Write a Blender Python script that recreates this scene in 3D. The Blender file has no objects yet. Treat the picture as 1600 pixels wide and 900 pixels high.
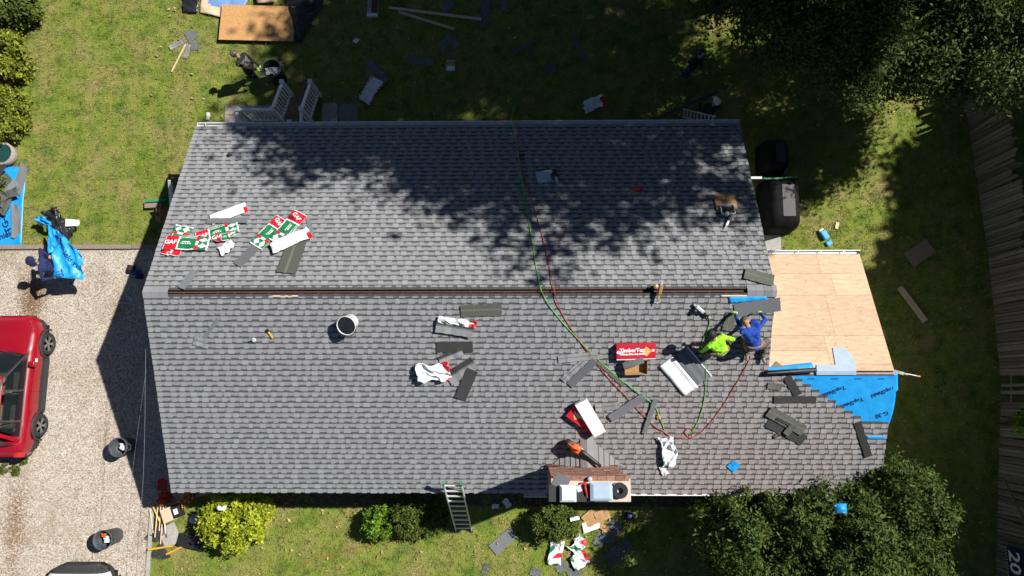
import bpy, bmesh, math, random
import numpy as np
from mathutils import Matrix, Vector
random.seed(7)
rng = np.random.default_rng(7)
rad = math.radians
scene = bpy.context.scene
COL = scene.collection

# ------------------------------------------------------------------ camera, sky, sun, exposure
FPX, CAM_H = 1098.0, 21.4
TILT, ROLL = rad(8.17), rad(-0.92)
CAM_R = Matrix.Rotation(-ROLL, 4, 'Y') @ Matrix.Rotation(TILT, 4, 'X')
cam_data = bpy.data.cameras.new('drone_camera')
cam = bpy.data.objects.new('drone_camera', cam_data)
COL.objects.link(cam)
cam.matrix_world = Matrix.Translation((0, 0, CAM_H)) @ CAM_R
cam_data.sensor_width = 36.0
cam_data.lens = FPX / 1600.0 * 36.0
cam_data.clip_start = 0.1
cam_data.clip_end = 2000.0
scene.camera = cam

SUN_EL, SUN_AZ = rad(48.0), rad(21.5)          # azimuth measured from +X towards +Y
world = bpy.data.worlds.new('World')
scene.world = world
world.use_nodes = True
wn = world.node_tree
sky = wn.nodes.new('ShaderNodeTexSky')
sky.sky_type = 'NISHITA'
sky.sun_disc = False
sky.air_density = 0.6
sky.dust_density = 0.2
sky.sun_elevation = SUN_EL
sky.sun_rotation = rad(90) - SUN_AZ
bg = wn.nodes['Background']
bg.inputs['Strength'].default_value = 0.05
wn.links.new(sky.outputs['Color'], bg.inputs['Color'])
sun_data = bpy.data.lights.new('sun', 'SUN')
sun_data.energy = 5.0
sun_data.angle = rad(0.7)
sun_data.color = (1.0, 0.955, 0.89)
sun = bpy.data.objects.new('sun', sun_data)
COL.objects.link(sun)
sdir = Vector((math.cos(SUN_EL) * math.cos(SUN_AZ), math.cos(SUN_EL) * math.sin(SUN_AZ), math.sin(SUN_EL)))
sun.rotation_euler = (-sdir).to_track_quat('-Z', 'Y').to_euler()
sun.location = sdir * 60
vs = scene.view_settings
vs.view_transform = 'Standard'
vs.look = 'None'
vs.exposure = 0.5
vs.gamma = 1.0
vs.use_curve_mapping = False
scene.render.engine = 'CYCLES'
try:
    scene.cycles.use_denoising = True
    scene.cycles.denoiser = 'OPENIMAGEDENOISE'
    scene.cycles.max_bounces = 4
    scene.cycles.diffuse_bounces = 2
    scene.cycles.transparent_max_bounces = 8
except Exception:
    pass

# ------------------------------------------------------------------ measuring helpers
HE, HR, YR, YF, YB = 2.38, 4.50, 2.35, -2.70, 7.40     # eave, ridge heights; ridge, front, back lines
XL, XR, XA = -9.31, 6.10, 9.25                        # left rake, right rake, rake of the wing
PITCH = (HR - HE) / (YR - YF)
SL = math.hypot(YR - YF, HR - HE)
ASL = math.atan(PITCH)
def ray(px, py):
    return CAM_R.to_3x3() @ Vector((px - 800.0, 450.0 - py, -FPX))
def G(px, py, z=0.0):
    d = ray(px, py)
    return Vector((0, 0, CAM_H)) + d * ((CAM_H - z) / -d.z)
def plane_hit(px, py, z0, slope):                     # plane z = z0 + slope*y
    d = ray(px, py)
    return Vector((0, 0, CAM_H)) + d * ((z0 - CAM_H) / (d.z - slope * d.y))
YA, ZA = 0.388, 3.676                                 # ridge of the wing
def S(px, py, surf='g', off=0.0):
    if surf == 'g': return G(px, py, off)
    if surf == 'f': return plane_hit(px, py, HR - YR * PITCH + off, PITCH)
    if surf == 'b': return plane_hit(px, py, HR + YR * PITCH + off, -PITCH)
    if surf == 'a': return plane_hit(px, py, ZA + YA * PITCH + off, -PITCH)
    return G(px, py, surf + off)
def basis(surf):
    if surf == 'f': return Matrix.Rotation(ASL, 4, 'X')
    if surf in ('b', 'a'): return Matrix.Rotation(-ASL, 4, 'X')
    return Matrix.Identity(4)
def frame(px, py, surf='g', ang=0.0, off=0.0):
    return Matrix.Translation(S(px, py, surf, off)) @ basis(surf) @ Matrix.Rotation(rad(ang), 4, 'Z')
def fseg(p0, p1, surf='g', off=0.0):
    a, b = S(*p0, surf, off), S(*p1, surf, off)
    B = basis(surf)
    d = B.to_3x3().inverted() @ (b - a)
    return Matrix.Translation((a + b) / 2) @ B @ Matrix.Rotation(math.atan2(d.y, d.x), 4, 'Z'), (b - a).length

# ------------------------------------------------------------------ materials
MATS = {}
def mat(name, c1, c2=None, scale=12.0, rough=0.8, bump=0.0, bscale=60.0, metal=0.0, tone=True, stretch=(1, 1, 1), spec=0.4, detail=4.0, lo=0.35, hi=0.65, coord='Object', transl=0.0, coat=0.0, alpha=1.0):
    m = bpy.data.materials.new(name)
    m.use_nodes = True
    nt = m.node_tree
    N, L = nt.nodes, nt.links
    b = N['Principled BSDF']
    b.inputs['Roughness'].default_value = rough
    b.inputs['Metallic'].default_value = metal
    b.inputs['Specular IOR Level'].default_value = spec
    if coat: b.inputs['Coat Weight'].default_value = coat; b.inputs['Coat Roughness'].default_value = 0.04
    tc = N.new('ShaderNodeTexCoord')
    mp = N.new('ShaderNodeMapping')
    mp.inputs['Scale'].default_value = stretch
    L.new(tc.outputs[coord], mp.inputs['Vector'])
    col = None
    if c2 is not None:
        n = N.new('ShaderNodeTexNoise')
        n.inputs['Scale'].default_value = scale
        n.inputs['Detail'].default_value = detail
        n.inputs['Roughness'].default_value = 0.65
        L.new(mp.outputs[0], n.inputs['Vector'])
        r = N.new('ShaderNodeValToRGB')
        r.color_ramp.elements[0].position = lo
        r.color_ramp.elements[1].position = hi
        r.color_ramp.elements[0].color = (*c1, 1)
        r.color_ramp.elements[1].color = (*c2, 1)
        L.new(n.outputs['Fac'], r.inputs['Fac'])
        col = r.outputs['Color']
    else:
        rgb = N.new('ShaderNodeRGB')
        rgb.outputs[0].default_value = (*c1, 1)
        col = rgb.outputs[0]
    if tone:
        at = N.new('ShaderNodeAttribute')
        at.attribute_name = 'tone'
        mx = N.new('ShaderNodeMix')
        mx.data_type = 'RGBA'
        mx.blend_type = 'MULTIPLY'
        mx.inputs['Factor'].default_value = 1.0
        L.new(col, mx.inputs['A'])
        L.new(at.outputs['Color'], mx.inputs['B'])
        col = mx.outputs['Result']
    L.new(col, b.inputs['Base Color'])
    if bump:
        n2 = N.new('ShaderNodeTexNoise')
        n2.inputs['Scale'].default_value = bscale
        n2.inputs['Detail'].default_value = 3.0
        L.new(mp.outputs[0], n2.inputs['Vector'])
        bp = N.new('ShaderNodeBump')
        bp.inputs['Strength'].default_value = bump
        bp.inputs['Distance'].default_value = 0.02
        L.new(n2.outputs['Fac'], bp.inputs['Height'])
        L.new(bp.outputs['Normal'], b.inputs['Normal'])
    if transl:
        out = N['Material Output']
        tr = N.new('ShaderNodeBsdfTranslucent')
        L.new(col, tr.inputs['Color'])
        ms = N.new('ShaderNodeMixShader')
        ms.inputs['Fac'].default_value = transl
        L.new(b.outputs[0], ms.inputs[1])
        L.new(tr.outputs[0], ms.inputs[2])
        L.new(ms.outputs[0], out.inputs['Surface'])
    if alpha < 1.0:
        b.inputs['Alpha'].default_value = alpha
    MATS[name] = m
    return m
def M_(n): return MATS[n]

# ------------------------------------------------------------------ mesh builder
class MB:
    def __init__(s):
        s.v, s.f, s.m, s.t = [], [], [], []
    def add(s, vs, fs, mi=0, tone=1.0, M=None):
        o = len(s.v)
        if M is not None: vs = [M @ Vector(p) for p in vs]
        s.v += [tuple(p) for p in vs]
        for i, f in enumerate(fs):
            s.f.append(tuple(o + k for k in f))
            s.m.append(mi[i] if isinstance(mi, (list, tuple)) else mi)
            s.t.append(tone[i] if isinstance(tone, (list, tuple)) else tone)
        return s
    def box(s, a, b, mi=0, tone=1.0, M=None):
        x0, y0, z0 = a; x1, y1, z1 = b
        vs = [(x0,y0,z0),(x1,y0,z0),(x1,y1,z0),(x0,y1,z0),(x0,y0,z1),(x1,y0,z1),(x1,y1,z1),(x0,y1,z1)]
        return s.add(vs, [(3,2,1,0),(4,5,6,7),(0,1,5,4),(1,2,6,5),(2,3,7,6),(3,0,4,7)], mi, tone, M)
    def bbox(s, a, b, bev=0.01, mi=0, tone=1.0, M=None):           # bevelled box
        bm = bmesh.new()
        bmesh.ops.create_cube(bm, size=1.0)
        for v in bm.verts:
            v.co = Vector([a[i] + (b[i] - a[i]) * (v.co[i] + 0.5) for i in range(3)])
        bmesh.ops.bevel(bm, geom=list(bm.edges), offset=bev, segments=2, affect='EDGES', profile=0.6)
        bm.verts.index_update()
        s.add([tuple(v.co) for v in bm.verts], [tuple(v.index for v in f.verts) for f in bm.faces], mi, tone, M)
        bm.free()
        return s
    def beam(s, a, b, w, h, mi=0, tone=1.0, up=(0, 0, 1)):           # bar from a to b
        a, b = Vector(a), Vector(b)
        x = (b - a).normalized()
        y = Vector(up).cross(x)
        if y.length < 1e-4: y = Vector((0, 1, 0)).cross(x)
        y.normalize(); z = x.cross(y)
        R = Matrix((x, y, z)).transposed().to_4x4()
        return s.box((0, -w / 2, -h / 2), ((b - a).length, w / 2, h / 2), mi, tone, Matrix.Translation(a) @ R)
    def tube(s, path, r, n=6, mi=0, tone=1.0, cap=True):
        P = [Vector(p) for p in path]
        k = len(P)
        rr = r if isinstance(r, (list, tuple)) else [r] * k
        vs, fs = [], []
        ref = Vector((0.13, 0.21, 1.0)).normalized()
        for i in range(k):
            d = (P[min(i + 1, k - 1)] - P[max(i - 1, 0)]).normalized()
            if abs(d.dot(ref)) > 0.95: rf = Vector((1, 0.1, 0))
            else: rf = ref
            x = d.cross(rf).normalized(); y = d.cross(x)
            for j in range(n):
                a = 2 * math.pi * j / n
                vs.append(P[i] + (x * math.cos(a) + y * math.sin(a)) * rr[i])
        for i in range(k - 1):
            for j in range(n):
                fs.append((i * n + j, i * n + (j + 1) % n, (i + 1) * n + (j + 1) % n, (i + 1) * n + j))
        if cap:
            fs.append(tuple(range(n - 1, -1, -1)))
            fs.append(tuple((k - 1) * n + j for j in range(n)))
        return s.add(vs, fs, mi, tone)
    def lathe(s, prof, n=20, mi=0, tone=1.0, M=None, sx=1.0, sy=1.0):
        vs, fs = [], []
        for r, z in prof:
            for j in range(n):
                a = 2 * math.pi * j / n
                vs.append((r * math.cos(a) * sx, r * math.sin(a) * sy, z))
        k = len(prof)
        for i in range(k - 1):
            for j in range(n):
                fs.append((i * n + j, i * n + (j + 1) % n, (i + 1) * n + (j + 1) % n, (i + 1) * n + j))
        flat = max(z for r, z in prof) - min(z for r, z in prof) < .005
        closed = prof[0] == prof[-1]
        if prof[0][0] > 1e-4 and not flat and not closed: fs.append(tuple(range(n - 1, -1, -1)))
        if prof[-1][0] > 1e-4 and not flat and not closed: fs.append(tuple((k - 1) * n + j for j in range(n)))
        return s.add(vs, fs, mi, tone, M)
    def prism(s, poly, z0, z1, mi=0, tone=1.0, M=None):
        k = len(poly)
        vs = [(x, y, z0) for x, y in poly] + [(x, y, z1) for x, y in poly]
        fs = [tuple(range(k - 1, -1, -1)), tuple(range(k, 2 * k))] + [(i, (i + 1) % k, k + (i + 1) % k, k + i) for i in range(k)]
        return s.add(vs, fs, mi, tone, M)
    def sheet(s, nx, ny, fn, thick=0.003, mi=0, tone=1.0, M=None):   # fn(u,v)->(x,y,z), u,v in 0..1; mi/tone may be functions
        top = [Vector(fn(i / nx, j / ny)) for j in range(ny + 1) for i in range(nx + 1)]
        k = len(top)
        vs = top + [p - Vector((0, 0, thick)) for p in top]
        fs, ms, ts = [], [], []
        W = nx + 1
        for j in range(ny):
            for i in range(nx):
                a = j * W + i
                mm = mi((i + .5) / nx, (j + .5) / ny) if callable(mi) else mi
                tt = tone((i + .5) / nx, (j + .5) / ny) if callable(tone) else tone
                fs.append((a, a + 1, a + W + 1, a + W)); ms.append(mm); ts.append(tt)
                fs.append((k + a + W, k + a + W + 1, k + a + 1, k + a)); ms.append(mm); ts.append(tt)
        ring = [i for i in range(W)] + [j * W + nx for j in range(1, ny + 1)] + [ny * W + i for i in range(nx - 1, -1, -1)] + [j * W for j in range(ny - 1, 0, -1)]
        for q in range(len(ring)):
            a, b = ring[q], ring[(q + 1) % len(ring)]
            fs.append((a, k + a, k + b, b)); ms.append(ms[0]); ts.append(ts[0])
        return s.add(vs, fs, ms, ts, M)
    def build(s, name, mats, parent=None, smooth=False, M=None, link=True):
        me = bpy.data.meshes.new(name)
        me.from_pydata(s.v, [], s.f)
        for m in (mats if isinstance(mats, (list, tuple)) else [mats]):
            me.materials.append(MATS[m] if isinstance(m, str) else m)
        n = len(me.polygons)
        me.polygons.foreach_set('material_index', s.m)
        at = me.attributes.new('tone', 'FLOAT', 'FACE')
        at.data.foreach_set('value', [float(x) for x in s.t])
        if smooth: me.polygons.foreach_set('use_smooth', [True] * n)
        me.update()
        o = bpy.data.objects.new(name, me)
        COL.objects.link(o)
        if M is not None: o.matrix_world = M
        if parent is not None:
            o.parent = parent
        return o
def np_mesh(name, V, F, tone, mats, parent=None, smooth=False):
    """V (n,3), F (m,k) index array, tone (m,)"""
    me = bpy.data.meshes.new(name)
    nf, k = F.shape
    me.vertices.add(len(V)); me.vertices.foreach_set('co', np.asarray(V, np.float32).ravel())
    me.loops.add(nf * k); me.loops.foreach_set('vertex_index', F.astype(np.int32).ravel())
    me.polygons.add(nf)
    me.polygons.foreach_set('loop_start', np.arange(0, nf * k, k, dtype=np.int32))
    try: me.polygons.foreach_set('loop_total', np.full(nf, k, np.int32))
    except Exception: pass
    me.update(calc_edges=True)
    at = me.attributes.new('tone', 'FLOAT', 'FACE')
    at.data.foreach_set('value', np.asarray(tone, np.float32))
    for m in (mats if isinstance(mats, (list, tuple)) else [mats]): me.materials.append(MATS[m])
    if smooth: me.polygons.foreach_set('use_smooth', [True] * nf)
    o = bpy.data.objects.new(name, me)
    COL.objects.link(o)
    if parent is not None: o.parent = parent
    return o
def tag(o, label=None, cat=None, group=None, kind=None):
    if label: o['label'] = label
    if cat: o['category'] = cat
    if group: o['group'] = group
    if kind: o['kind'] = kind
    return o
def thing(name, label, cat, M=None, group=None):
    o = bpy.data.objects.new(name, None)
    o.empty_display_size = 0.2
    COL.objects.link(o)
    if M is not None: o.matrix_world = M
    return tag(o, label, cat, group)
def copy_tree(o, parent=None):
    c = o.copy(); COL.objects.link(c); c.parent = parent
    for ch in o.children: copy_tree(ch, c)
    return c
_h = {}
def vnoise(x, y, seed=0):
    xi, yi = math.floor(x), math.floor(y)
    fx, fy = x - xi, y - yi
    fx, fy = fx * fx * (3 - 2 * fx), fy * fy * (3 - 2 * fy)
    def h(a, b):
        k = (a, b, seed)
        if k not in _h: _h[k] = random.Random(a * 7349 + b * 9151 + seed * 131 + 17).random()
        return _h[k]
    return (h(xi, yi) * (1 - fx) + h(xi + 1, yi) * fx) * (1 - fy) + (h(xi, yi + 1) * (1 - fx) + h(xi + 1, yi + 1) * fx) * fy
def text_mb(mb, s, size, M, mi=0, bold=0.0, hfn=None, lift=0.004, tone=1.0):
    cu = bpy.data.curves.new('lettering', 'FONT')
    cu.body = s; cu.size = size; cu.align_x = 'CENTER'; cu.align_y = 'CENTER'; cu.offset = bold; cu.resolution_u = 2
    ob = bpy.data.objects.new('lettering', cu)
    COL.objects.link(ob)
    bpy.context.view_layer.update()
    me = ob.to_mesh()
    vs = [M @ Vector(v.co) for v in me.vertices]
    if hfn: vs = [Vector((p.x, p.y, hfn(p.x, p.y) + lift)) for p in vs]
    fs = [tuple(p.vertices) for p in me.polygons]
    ob.to_mesh_clear()
    bpy.data.objects.remove(ob); bpy.data.curves.remove(cu)
    mb.add(vs, fs, mi, tone)
def RZ(a): return Matrix.Rotation(rad(a), 4, 'Z')
def RX(a): return Matrix.Rotation(rad(a), 4, 'X')
def RY(a): return Matrix.Rotation(rad(a), 4, 'Y')
def TR(x, y, z=0): return Matrix.Translation((x, y, z))
def smooth_path(P, sub=6):
    P = [Vector(p) for p in P]
    out = []
    for i in range(len(P) - 1):
        p0, p1, p2, p3 = P[max(i - 1, 0)], P[i], P[i + 1], P[min(i + 2, len(P) - 1)]
        for k in range(sub):
            t = k / sub
            out.append(0.5 * ((2 * p1) + (p2 - p0) * t + (2 * p0 - 5 * p1 + 4 * p2 - p3) * t * t + (3 * p1 - p0 - 3 * p2 + p3) * t ** 3))
    out.append(P[-1])
    return out

# ------------------------------------------------------------------ material library
mat('white_metal', (.78, .78, .77), (.66, .66, .66), 9, .45, tone=True)
mat('aluminium', (.66, .67, .68), (.56, .57, .58), 18, .45, metal=.25)
mat('white_paint', (.8, .81, .82), (.68, .69, .7), 7, .55)
mat('white_sheet', (.82, .83, .84), (.72, .74, .76), 8, .45)
mat('pale_blue_metal', (.4, .5, .6), (.34, .44, .55), 4, .35)
mat('dark_metal', (.03, .03, .035), (.05, .05, .055), 20, .5)
mat('black_plastic', (.014, .014, .016), (.024, .024, .027), 9, .45)
mat('black_cover', (.006, .006, .007), (.013, .013, .014), 5, .7, spec=.1, bump=.3, bscale=9)
mat('grey_plastic', (.06, .07, .08), (.09, .1, .11), 9, .5)
mat('red_plastic', (.55, .03, .03), (.45, .02, .02), 9, .4)
mat('orange_plastic', (.75, .12, .02), (.62, .09, .015), 9, .4)
mat('yellow_plastic', (.72, .42, .04), (.58, .33, .03), 9, .5)
mat('green_plastic', (.05, .28, .12), (.03, .2, .08), 9, .5)
mat('shingle_top', (.23, .236, .247), (.31, .317, .33), 160, .95, bump=.5, bscale=220, spec=.15, coord='Object')
mat('shingle_back', (.035, .036, .037), (.06, .06, .06), 120, .9, bump=.4, bscale=200, spec=.2)
mat('shingle_olive', (.085, .09, .075), (.12, .125, .105), 90, .9, bump=.4, bscale=200, spec=.2)
mat('shingle_slate', (.12, .13, .14), (.17, .18, .19), 90, .9, bump=.4, bscale=200, spec=.2)
def warm_tint():
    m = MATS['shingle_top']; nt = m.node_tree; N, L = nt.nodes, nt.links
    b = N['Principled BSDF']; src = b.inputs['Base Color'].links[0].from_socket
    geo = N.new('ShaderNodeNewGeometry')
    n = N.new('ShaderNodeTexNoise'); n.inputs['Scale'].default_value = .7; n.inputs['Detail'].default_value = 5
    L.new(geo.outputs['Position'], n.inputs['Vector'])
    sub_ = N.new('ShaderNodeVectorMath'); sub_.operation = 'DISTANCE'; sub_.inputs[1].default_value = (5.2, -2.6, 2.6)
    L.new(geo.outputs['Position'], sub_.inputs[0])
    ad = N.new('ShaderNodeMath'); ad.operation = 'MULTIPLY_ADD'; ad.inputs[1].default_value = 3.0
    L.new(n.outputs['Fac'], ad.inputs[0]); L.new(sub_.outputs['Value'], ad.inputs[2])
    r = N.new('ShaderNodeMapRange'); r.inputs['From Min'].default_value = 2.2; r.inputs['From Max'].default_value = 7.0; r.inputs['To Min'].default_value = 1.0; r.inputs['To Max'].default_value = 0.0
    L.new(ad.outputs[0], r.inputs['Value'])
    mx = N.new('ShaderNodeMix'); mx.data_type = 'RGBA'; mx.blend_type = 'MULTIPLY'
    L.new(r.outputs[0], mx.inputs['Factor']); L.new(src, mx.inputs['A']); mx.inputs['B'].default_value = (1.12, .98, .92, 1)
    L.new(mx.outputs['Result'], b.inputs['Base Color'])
warm_tint()                                           # warm tint towards the lower right of the roof
mat('plywood', (.47, .32, .2), (.64, .475, .33), 3.2, .75, stretch=(1.2, 5, 1), bump=.08, bscale=30, detail=7, lo=.3, hi=.7)
mat('osb', (.42, .21, .075), (.62, .36, .15), 26, .75, stretch=(1, 1.6, 1), bump=.25, bscale=40, detail=5)
mat('lumber', (.58, .42, .27), (.68, .52, .36), 6, .7, stretch=(1, 8, 1))
mat('old_wood', (.2, .155, .12), (.3, .25, .2), 9, .85, stretch=(1, 5, 1), bump=.3)
mat('fence_wood', (.13, .115, .09), (.21, .19, .155), 7, .9, stretch=(6, 6, 1), bump=.3)
mat('red_wood', (.085, .03, .018), (.16, .06, .036), 12, .8, stretch=(1, 4, 1))
mat('deck_wood', (.2, .1, .065), (.3, .17, .11), 6, .8, stretch=(1.2, 7, 1), bump=.2)
mat('brick_red', (.23, .105, .075), (.34, .19, .14), 18, .9, bump=.4, bscale=70)
mat('mortar', (.42, .38, .34), (.5, .46, .42), 14, .95, bump=.4)
mat('crown_concrete', (.52, .42, .32), (.62, .52, .42), 7, .9, bump=.2)
mat('concrete', (.3, .29, .27), (.4, .385, .36), 9, .92, bump=.3)
mat('paver', (.27, .235, .2), (.37, .33, .28), 14, .92, bump=.3)
mat('siding', (.6, .61, .62), (.66, .67, .68), 3, .7)
mat('dark_void', (.01, .009, .008), None, tone=False, rough=.95)
mat('cardboard', (.36, .21, .09), (.44, .27, .13), 8, .85)
mat('paper_white', (.8, .8, .8), (.7, .71, .73), 7, .6, bump=.15, bscale=12)
mat('wrap_red', (.62, .015, .03), (.52, .012, .025), 8, .4)
mat('wrap_green', (.015, .2, .075), (.012, .16, .06), 8, .4)
mat('wrap_black', (.02, .02, .02), None, rough=.4)
mat('box_red', (.55, .02, .045), (.47, .015, .035), 6, .45)
mat('diamond_yellow', (.75, .42, .12), (.68, .36, .1), 9, .5)
mat('blue_sheet', (.012, .27, .66), (.02, .33, .74), 5, .42, bump=.25, bscale=9)
mat('blue_tarp', (.13, .26, .52), (.18, .32, .6), 5, .55, bump=.2, bscale=10)
mat('navy_ink', (.008, .02, .12), None, rough=.5)
mat('white_ink', (.82, .82, .82), None, rough=.5)
mat('black_sheet', (.014, .014, .015), (.028, .028, .03), 4, .32, bump=.5, bscale=7)
mat('hose_red', (.42, .06, .04), (.36, .05, .035), 9, .5)
mat('hose_green', (.12, .5, .08), (.1, .42, .07), 9, .5)
mat('brass', (.7, .5, .2), None, rough=.4, metal=.6)
mat('tyre', (.018, .018, .018), (.035, .034, .033), 20, .85, bump=.3)
mat('rim_metal', (.42, .42, .43), (.34, .34, .35), 9, .35, metal=.8)
mat('car_red', (.29, .004, .014), (.26, .003, .012), 2, .32, coat=1.0)
mat('car_white', (.75, .75, .76), None, rough=.3, coat=1.0)
mat('car_trim', (.03, .03, .032), (.045, .045, .048), 20, .7)
mat('seat_cloth', (.35, .3, .24), (.45, .4, .33), 9, .9)
mat('headlight', (.75, .77, .8), None, rough=.08, coat=.6)
mat('lens_amber', (.7, .25, .05), None, rough=.2)
g = mat('car_glass', (.012, .018, .018), None, rough=.04, spec=.7, alpha=.5)
mat('skin', (.42, .235, .16), (.36, .19, .125), 9, .55)
mat('hair_dark', (.012, .01, .008), (.025, .02, .016), 40, .6, bump=.5, bscale=80)
mat('cloth_lime', (.36, .85, .03), (.28, .72, .02), 7, .8, bump=.3, bscale=14)
mat('cloth_blue', (.015, .07, .4), (.012, .05, .3), 7, .85, bump=.3, bscale=14)
mat('cloth_navy', (.014, .022, .085), (.01, .015, .06), 7, .85, bump=.4, bscale=14)
mat('cloth_black', (.012, .012, .014), (.022, .022, .025), 7, .85, bump=.4, bscale=14)
mat('cloth_jeans', (.05, .075, .17), (.035, .05, .12), 12, .85, bump=.4, bscale=14)
mat('cloth_tan', (.09, .07, .058), (.14, .11, .09), 9, .85, bump=.4, bscale=14)
mat('cloth_camo', (.03, .028, .025), (.2, .18, .16), 16, .85, lo=.45, hi=.55)
mat('glove_lime', (.5, .7, .1), None, rough=.7)
mat('glove_orange', (.6, .12, .05), None, rough=.7)
mat('leather', (.3, .16, .07), (.38, .22, .1), 14, .65)
mat('boot', (.22, .17, .12), (.3, .25, .2), 14, .8)
mat('leaf_oak', (.03, .055, .012), (.06, .09, .02), 3, .75, transl=.18, spec=.15, coord='Object')
mat('leaf_under', (.045, .07, .016), (.09, .115, .028), 2.5, .7, transl=.2, spec=.2)
mat('leaf_yew', (.045, .08, .016), (.095, .135, .025), 3, .65, transl=.15, spec=.2)
mat('leaf_gold', (.28, .35, .015), (.4, .44, .025), 5, .6, transl=.2)
mat('leaf_bright', (.11, .22, .014), (.17, .3, .022), 5, .6, transl=.2)
mat('leaf_dull', (.07, .1, .018), (.13, .165, .03), 5, .65, transl=.15, spec=.2)
mat('leaf_cypress', (.15, .19, .014), (.25, .27, .022), 4, .6, transl=.2)
mat('bark', (.07, .05, .035), (.13, .1, .075), 8, .95, bump=.6, bscale=20, stretch=(4, 4, .7))
mat('flower_orange', (.6, .2, .03), (.7, .35, .08), 30, .7)
mat('flower_red', (.5, .03, .02), (.6, .08, .03), 30, .7)
mat('terracotta', (.35, .13, .07), (.42, .18, .1), 9, .85)
mat('water_green', (.012, .05, .045), (.02, .07, .06), 4, .12)
mat('soil', (.05, .035, .025), (.11, .08, .06), 9, .95, bump=.6, bscale=30)
mat('banner_navy', (.012, .012, .07), (.016, .016, .09), 3, .6)
# ------------------------------------------------------------------ ground
def lawn_material():
    m = bpy.data.materials.new('lawn'); m.use_nodes = True
    nt = m.node_tree; N, L = nt.nodes, nt.links
    b = N['Principled BSDF']; b.inputs['Roughness'].default_value = .9; b.inputs['Specular IOR Level'].default_value = .15
    geo = N.new('ShaderNodeNewGeometry')
    def noise(scale, det=5, rough=.6):
        n = N.new('ShaderNodeTexNoise'); n.inputs['Scale'].default_value = scale; n.inputs['Detail'].default_value = det; n.inputs['Roughness'].default_value = rough
        L.new(geo.outputs['Position'], n.inputs['Vector']); return n.outputs['Fac']
    def ramp(fac, stops):
        r = N.new('ShaderNodeValToRGB')
        while len(r.color_ramp.elements) < len(stops): r.color_ramp.elements.new(.5)
        for e, (p, c) in zip(r.color_ramp.elements, stops): e.position = p; e.color = (*c, 1)
        L.new(fac, r.inputs['Fac']); return r.outputs['Color']
    def mix(f, a, c, mode='MIX'):
        x = N.new('ShaderNodeMix'); x.data_type = 'RGBA'; x.blend_type = mode
        if isinstance(f, float): x.inputs['Factor'].default_value = f
        else: L.new(f, x.inputs['Factor'])
        L.new(a, x.inputs['A']); L.new(c, x.inputs['B']); return x.outputs['Result']
    green = ramp(noise(2.2), [(.3, (.08, .145, .022)), (.52, (.175, .222, .038)), (.72, (.262, .268, .062))])
    dry = ramp(noise(9), [(.3, (.22, .175, .065)), (.7, (.36, .285, .14))])
    fac = ramp(noise(1.05, 8, .72), [(.455, (0, 0, 0)), (.65, (.78, .78, .78))])
    c = mix(fac, green, dry)
    fine = ramp(noise(42, 3), [(.25, (.35, .38, .35)), (.75, (1.6, 1.58, 1.5))])
    c = mix(1.0, c, fine, 'MULTIPLY')
    at = N.new('ShaderNodeAttribute'); at.attribute_name = 'tone'
    c = mix(1.0, c, at.outputs['Color'], 'MULTIPLY')
    L.new(c, b.inputs['Base Color'])
    bp = N.new('ShaderNodeBump'); bp.inputs['Strength'].default_value = .7; bp.inputs['Distance'].default_value = .05
    L.new(noise(30, 4), bp.inputs['Height']); L.new(bp.outputs['Normal'], b.inputs['Normal'])
    MATS['lawn'] = m
lawn_material()
def gravel_material():
    m = bpy.data.materials.new('gravel'); m.use_nodes = True
    nt = m.node_tree; N, L = nt.nodes, nt.links
    b = N['Principled BSDF']; b.inputs['Roughness'].default_value = .85; b.inputs['Specular IOR Level'].default_value = .25
    geo = N.new('ShaderNodeNewGeometry')
    vo = N.new('ShaderNodeTexVoronoi'); vo.inputs['Scale'].default_value = 42
    L.new(geo.outputs['Position'], vo.inputs['Vector'])
    sp = N.new('ShaderNodeSeparateColor'); L.new(vo.outputs['Color'], sp.inputs['Color'])
    r = N.new('ShaderNodeValToRGB')
    st = [(0, (.23, .185, .145)), (.2, (.38, .32, .255)), (.5, (.51, .45, .37)), (.8, (.6, .54, .46)), (1, (.69, .65, .59))]
    while len(r.color_ramp.elements) < len(st): r.color_ramp.elements.new(.5)
    for e, (p, c) in zip(r.color_ramp.elements, st): e.position = p; e.color = (*c, 1)
    L.new(sp.outputs[0], r.inputs['Fac'])
    # oil-brown wheel stains with a shape of their own
    n = N.new('ShaderNodeTexNoise'); n.inputs['Scale'].default_value = .55; n.inputs['Detail'].default_value = 7; n.inputs['Roughness'].default_value = .7
    L.new(geo.outputs['Position'], n.inputs['Vector'])
    r2 = N.new('ShaderNodeValToRGB'); r2.color_ramp.elements[0].position = .5; r2.color_ramp.elements[1].position = .72
    r2.color_ramp.elements[0].color = (1, 1, 1, 1); r2.color_ramp.elements[1].color = (.7, .62, .52, 1)
    L.new(n.outputs['Fac'], r2.inputs['Fac'])
    x = N.new('ShaderNodeMix'); x.data_type = 'RGBA'; x.blend_type = 'MULTIPLY'; x.inputs['Factor'].default_value = 1
    L.new(r.outputs['Color'], x.inputs['A']); L.new(r2.outputs['Color'], x.inputs['B'])
    at = N.new('ShaderNodeAttribute'); at.attribute_name = 'tone'
    x2 = N.new('ShaderNodeMix'); x2.data_type = 'RGBA'; x2.blend_type = 'MULTIPLY'; x2.inputs['Factor'].default_value = 1
    L.new(x.outputs['Result'], x2.inputs['A']); L.new(at.outputs['Color'], x2.inputs['B'])
    L.new(x2.outputs['Result'], b.inputs['Base Color'])
    bp = N.new('ShaderNodeBump'); bp.inputs['Strength'].default_value = .6; bp.inputs['Distance'].default_value = .03; bp.invert = True
    L.new(vo.outputs['Distance'], bp.inputs['Height']); L.new(bp.outputs['Normal'], b.inputs['Normal'])
    MATS['gravel'] = m
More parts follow.
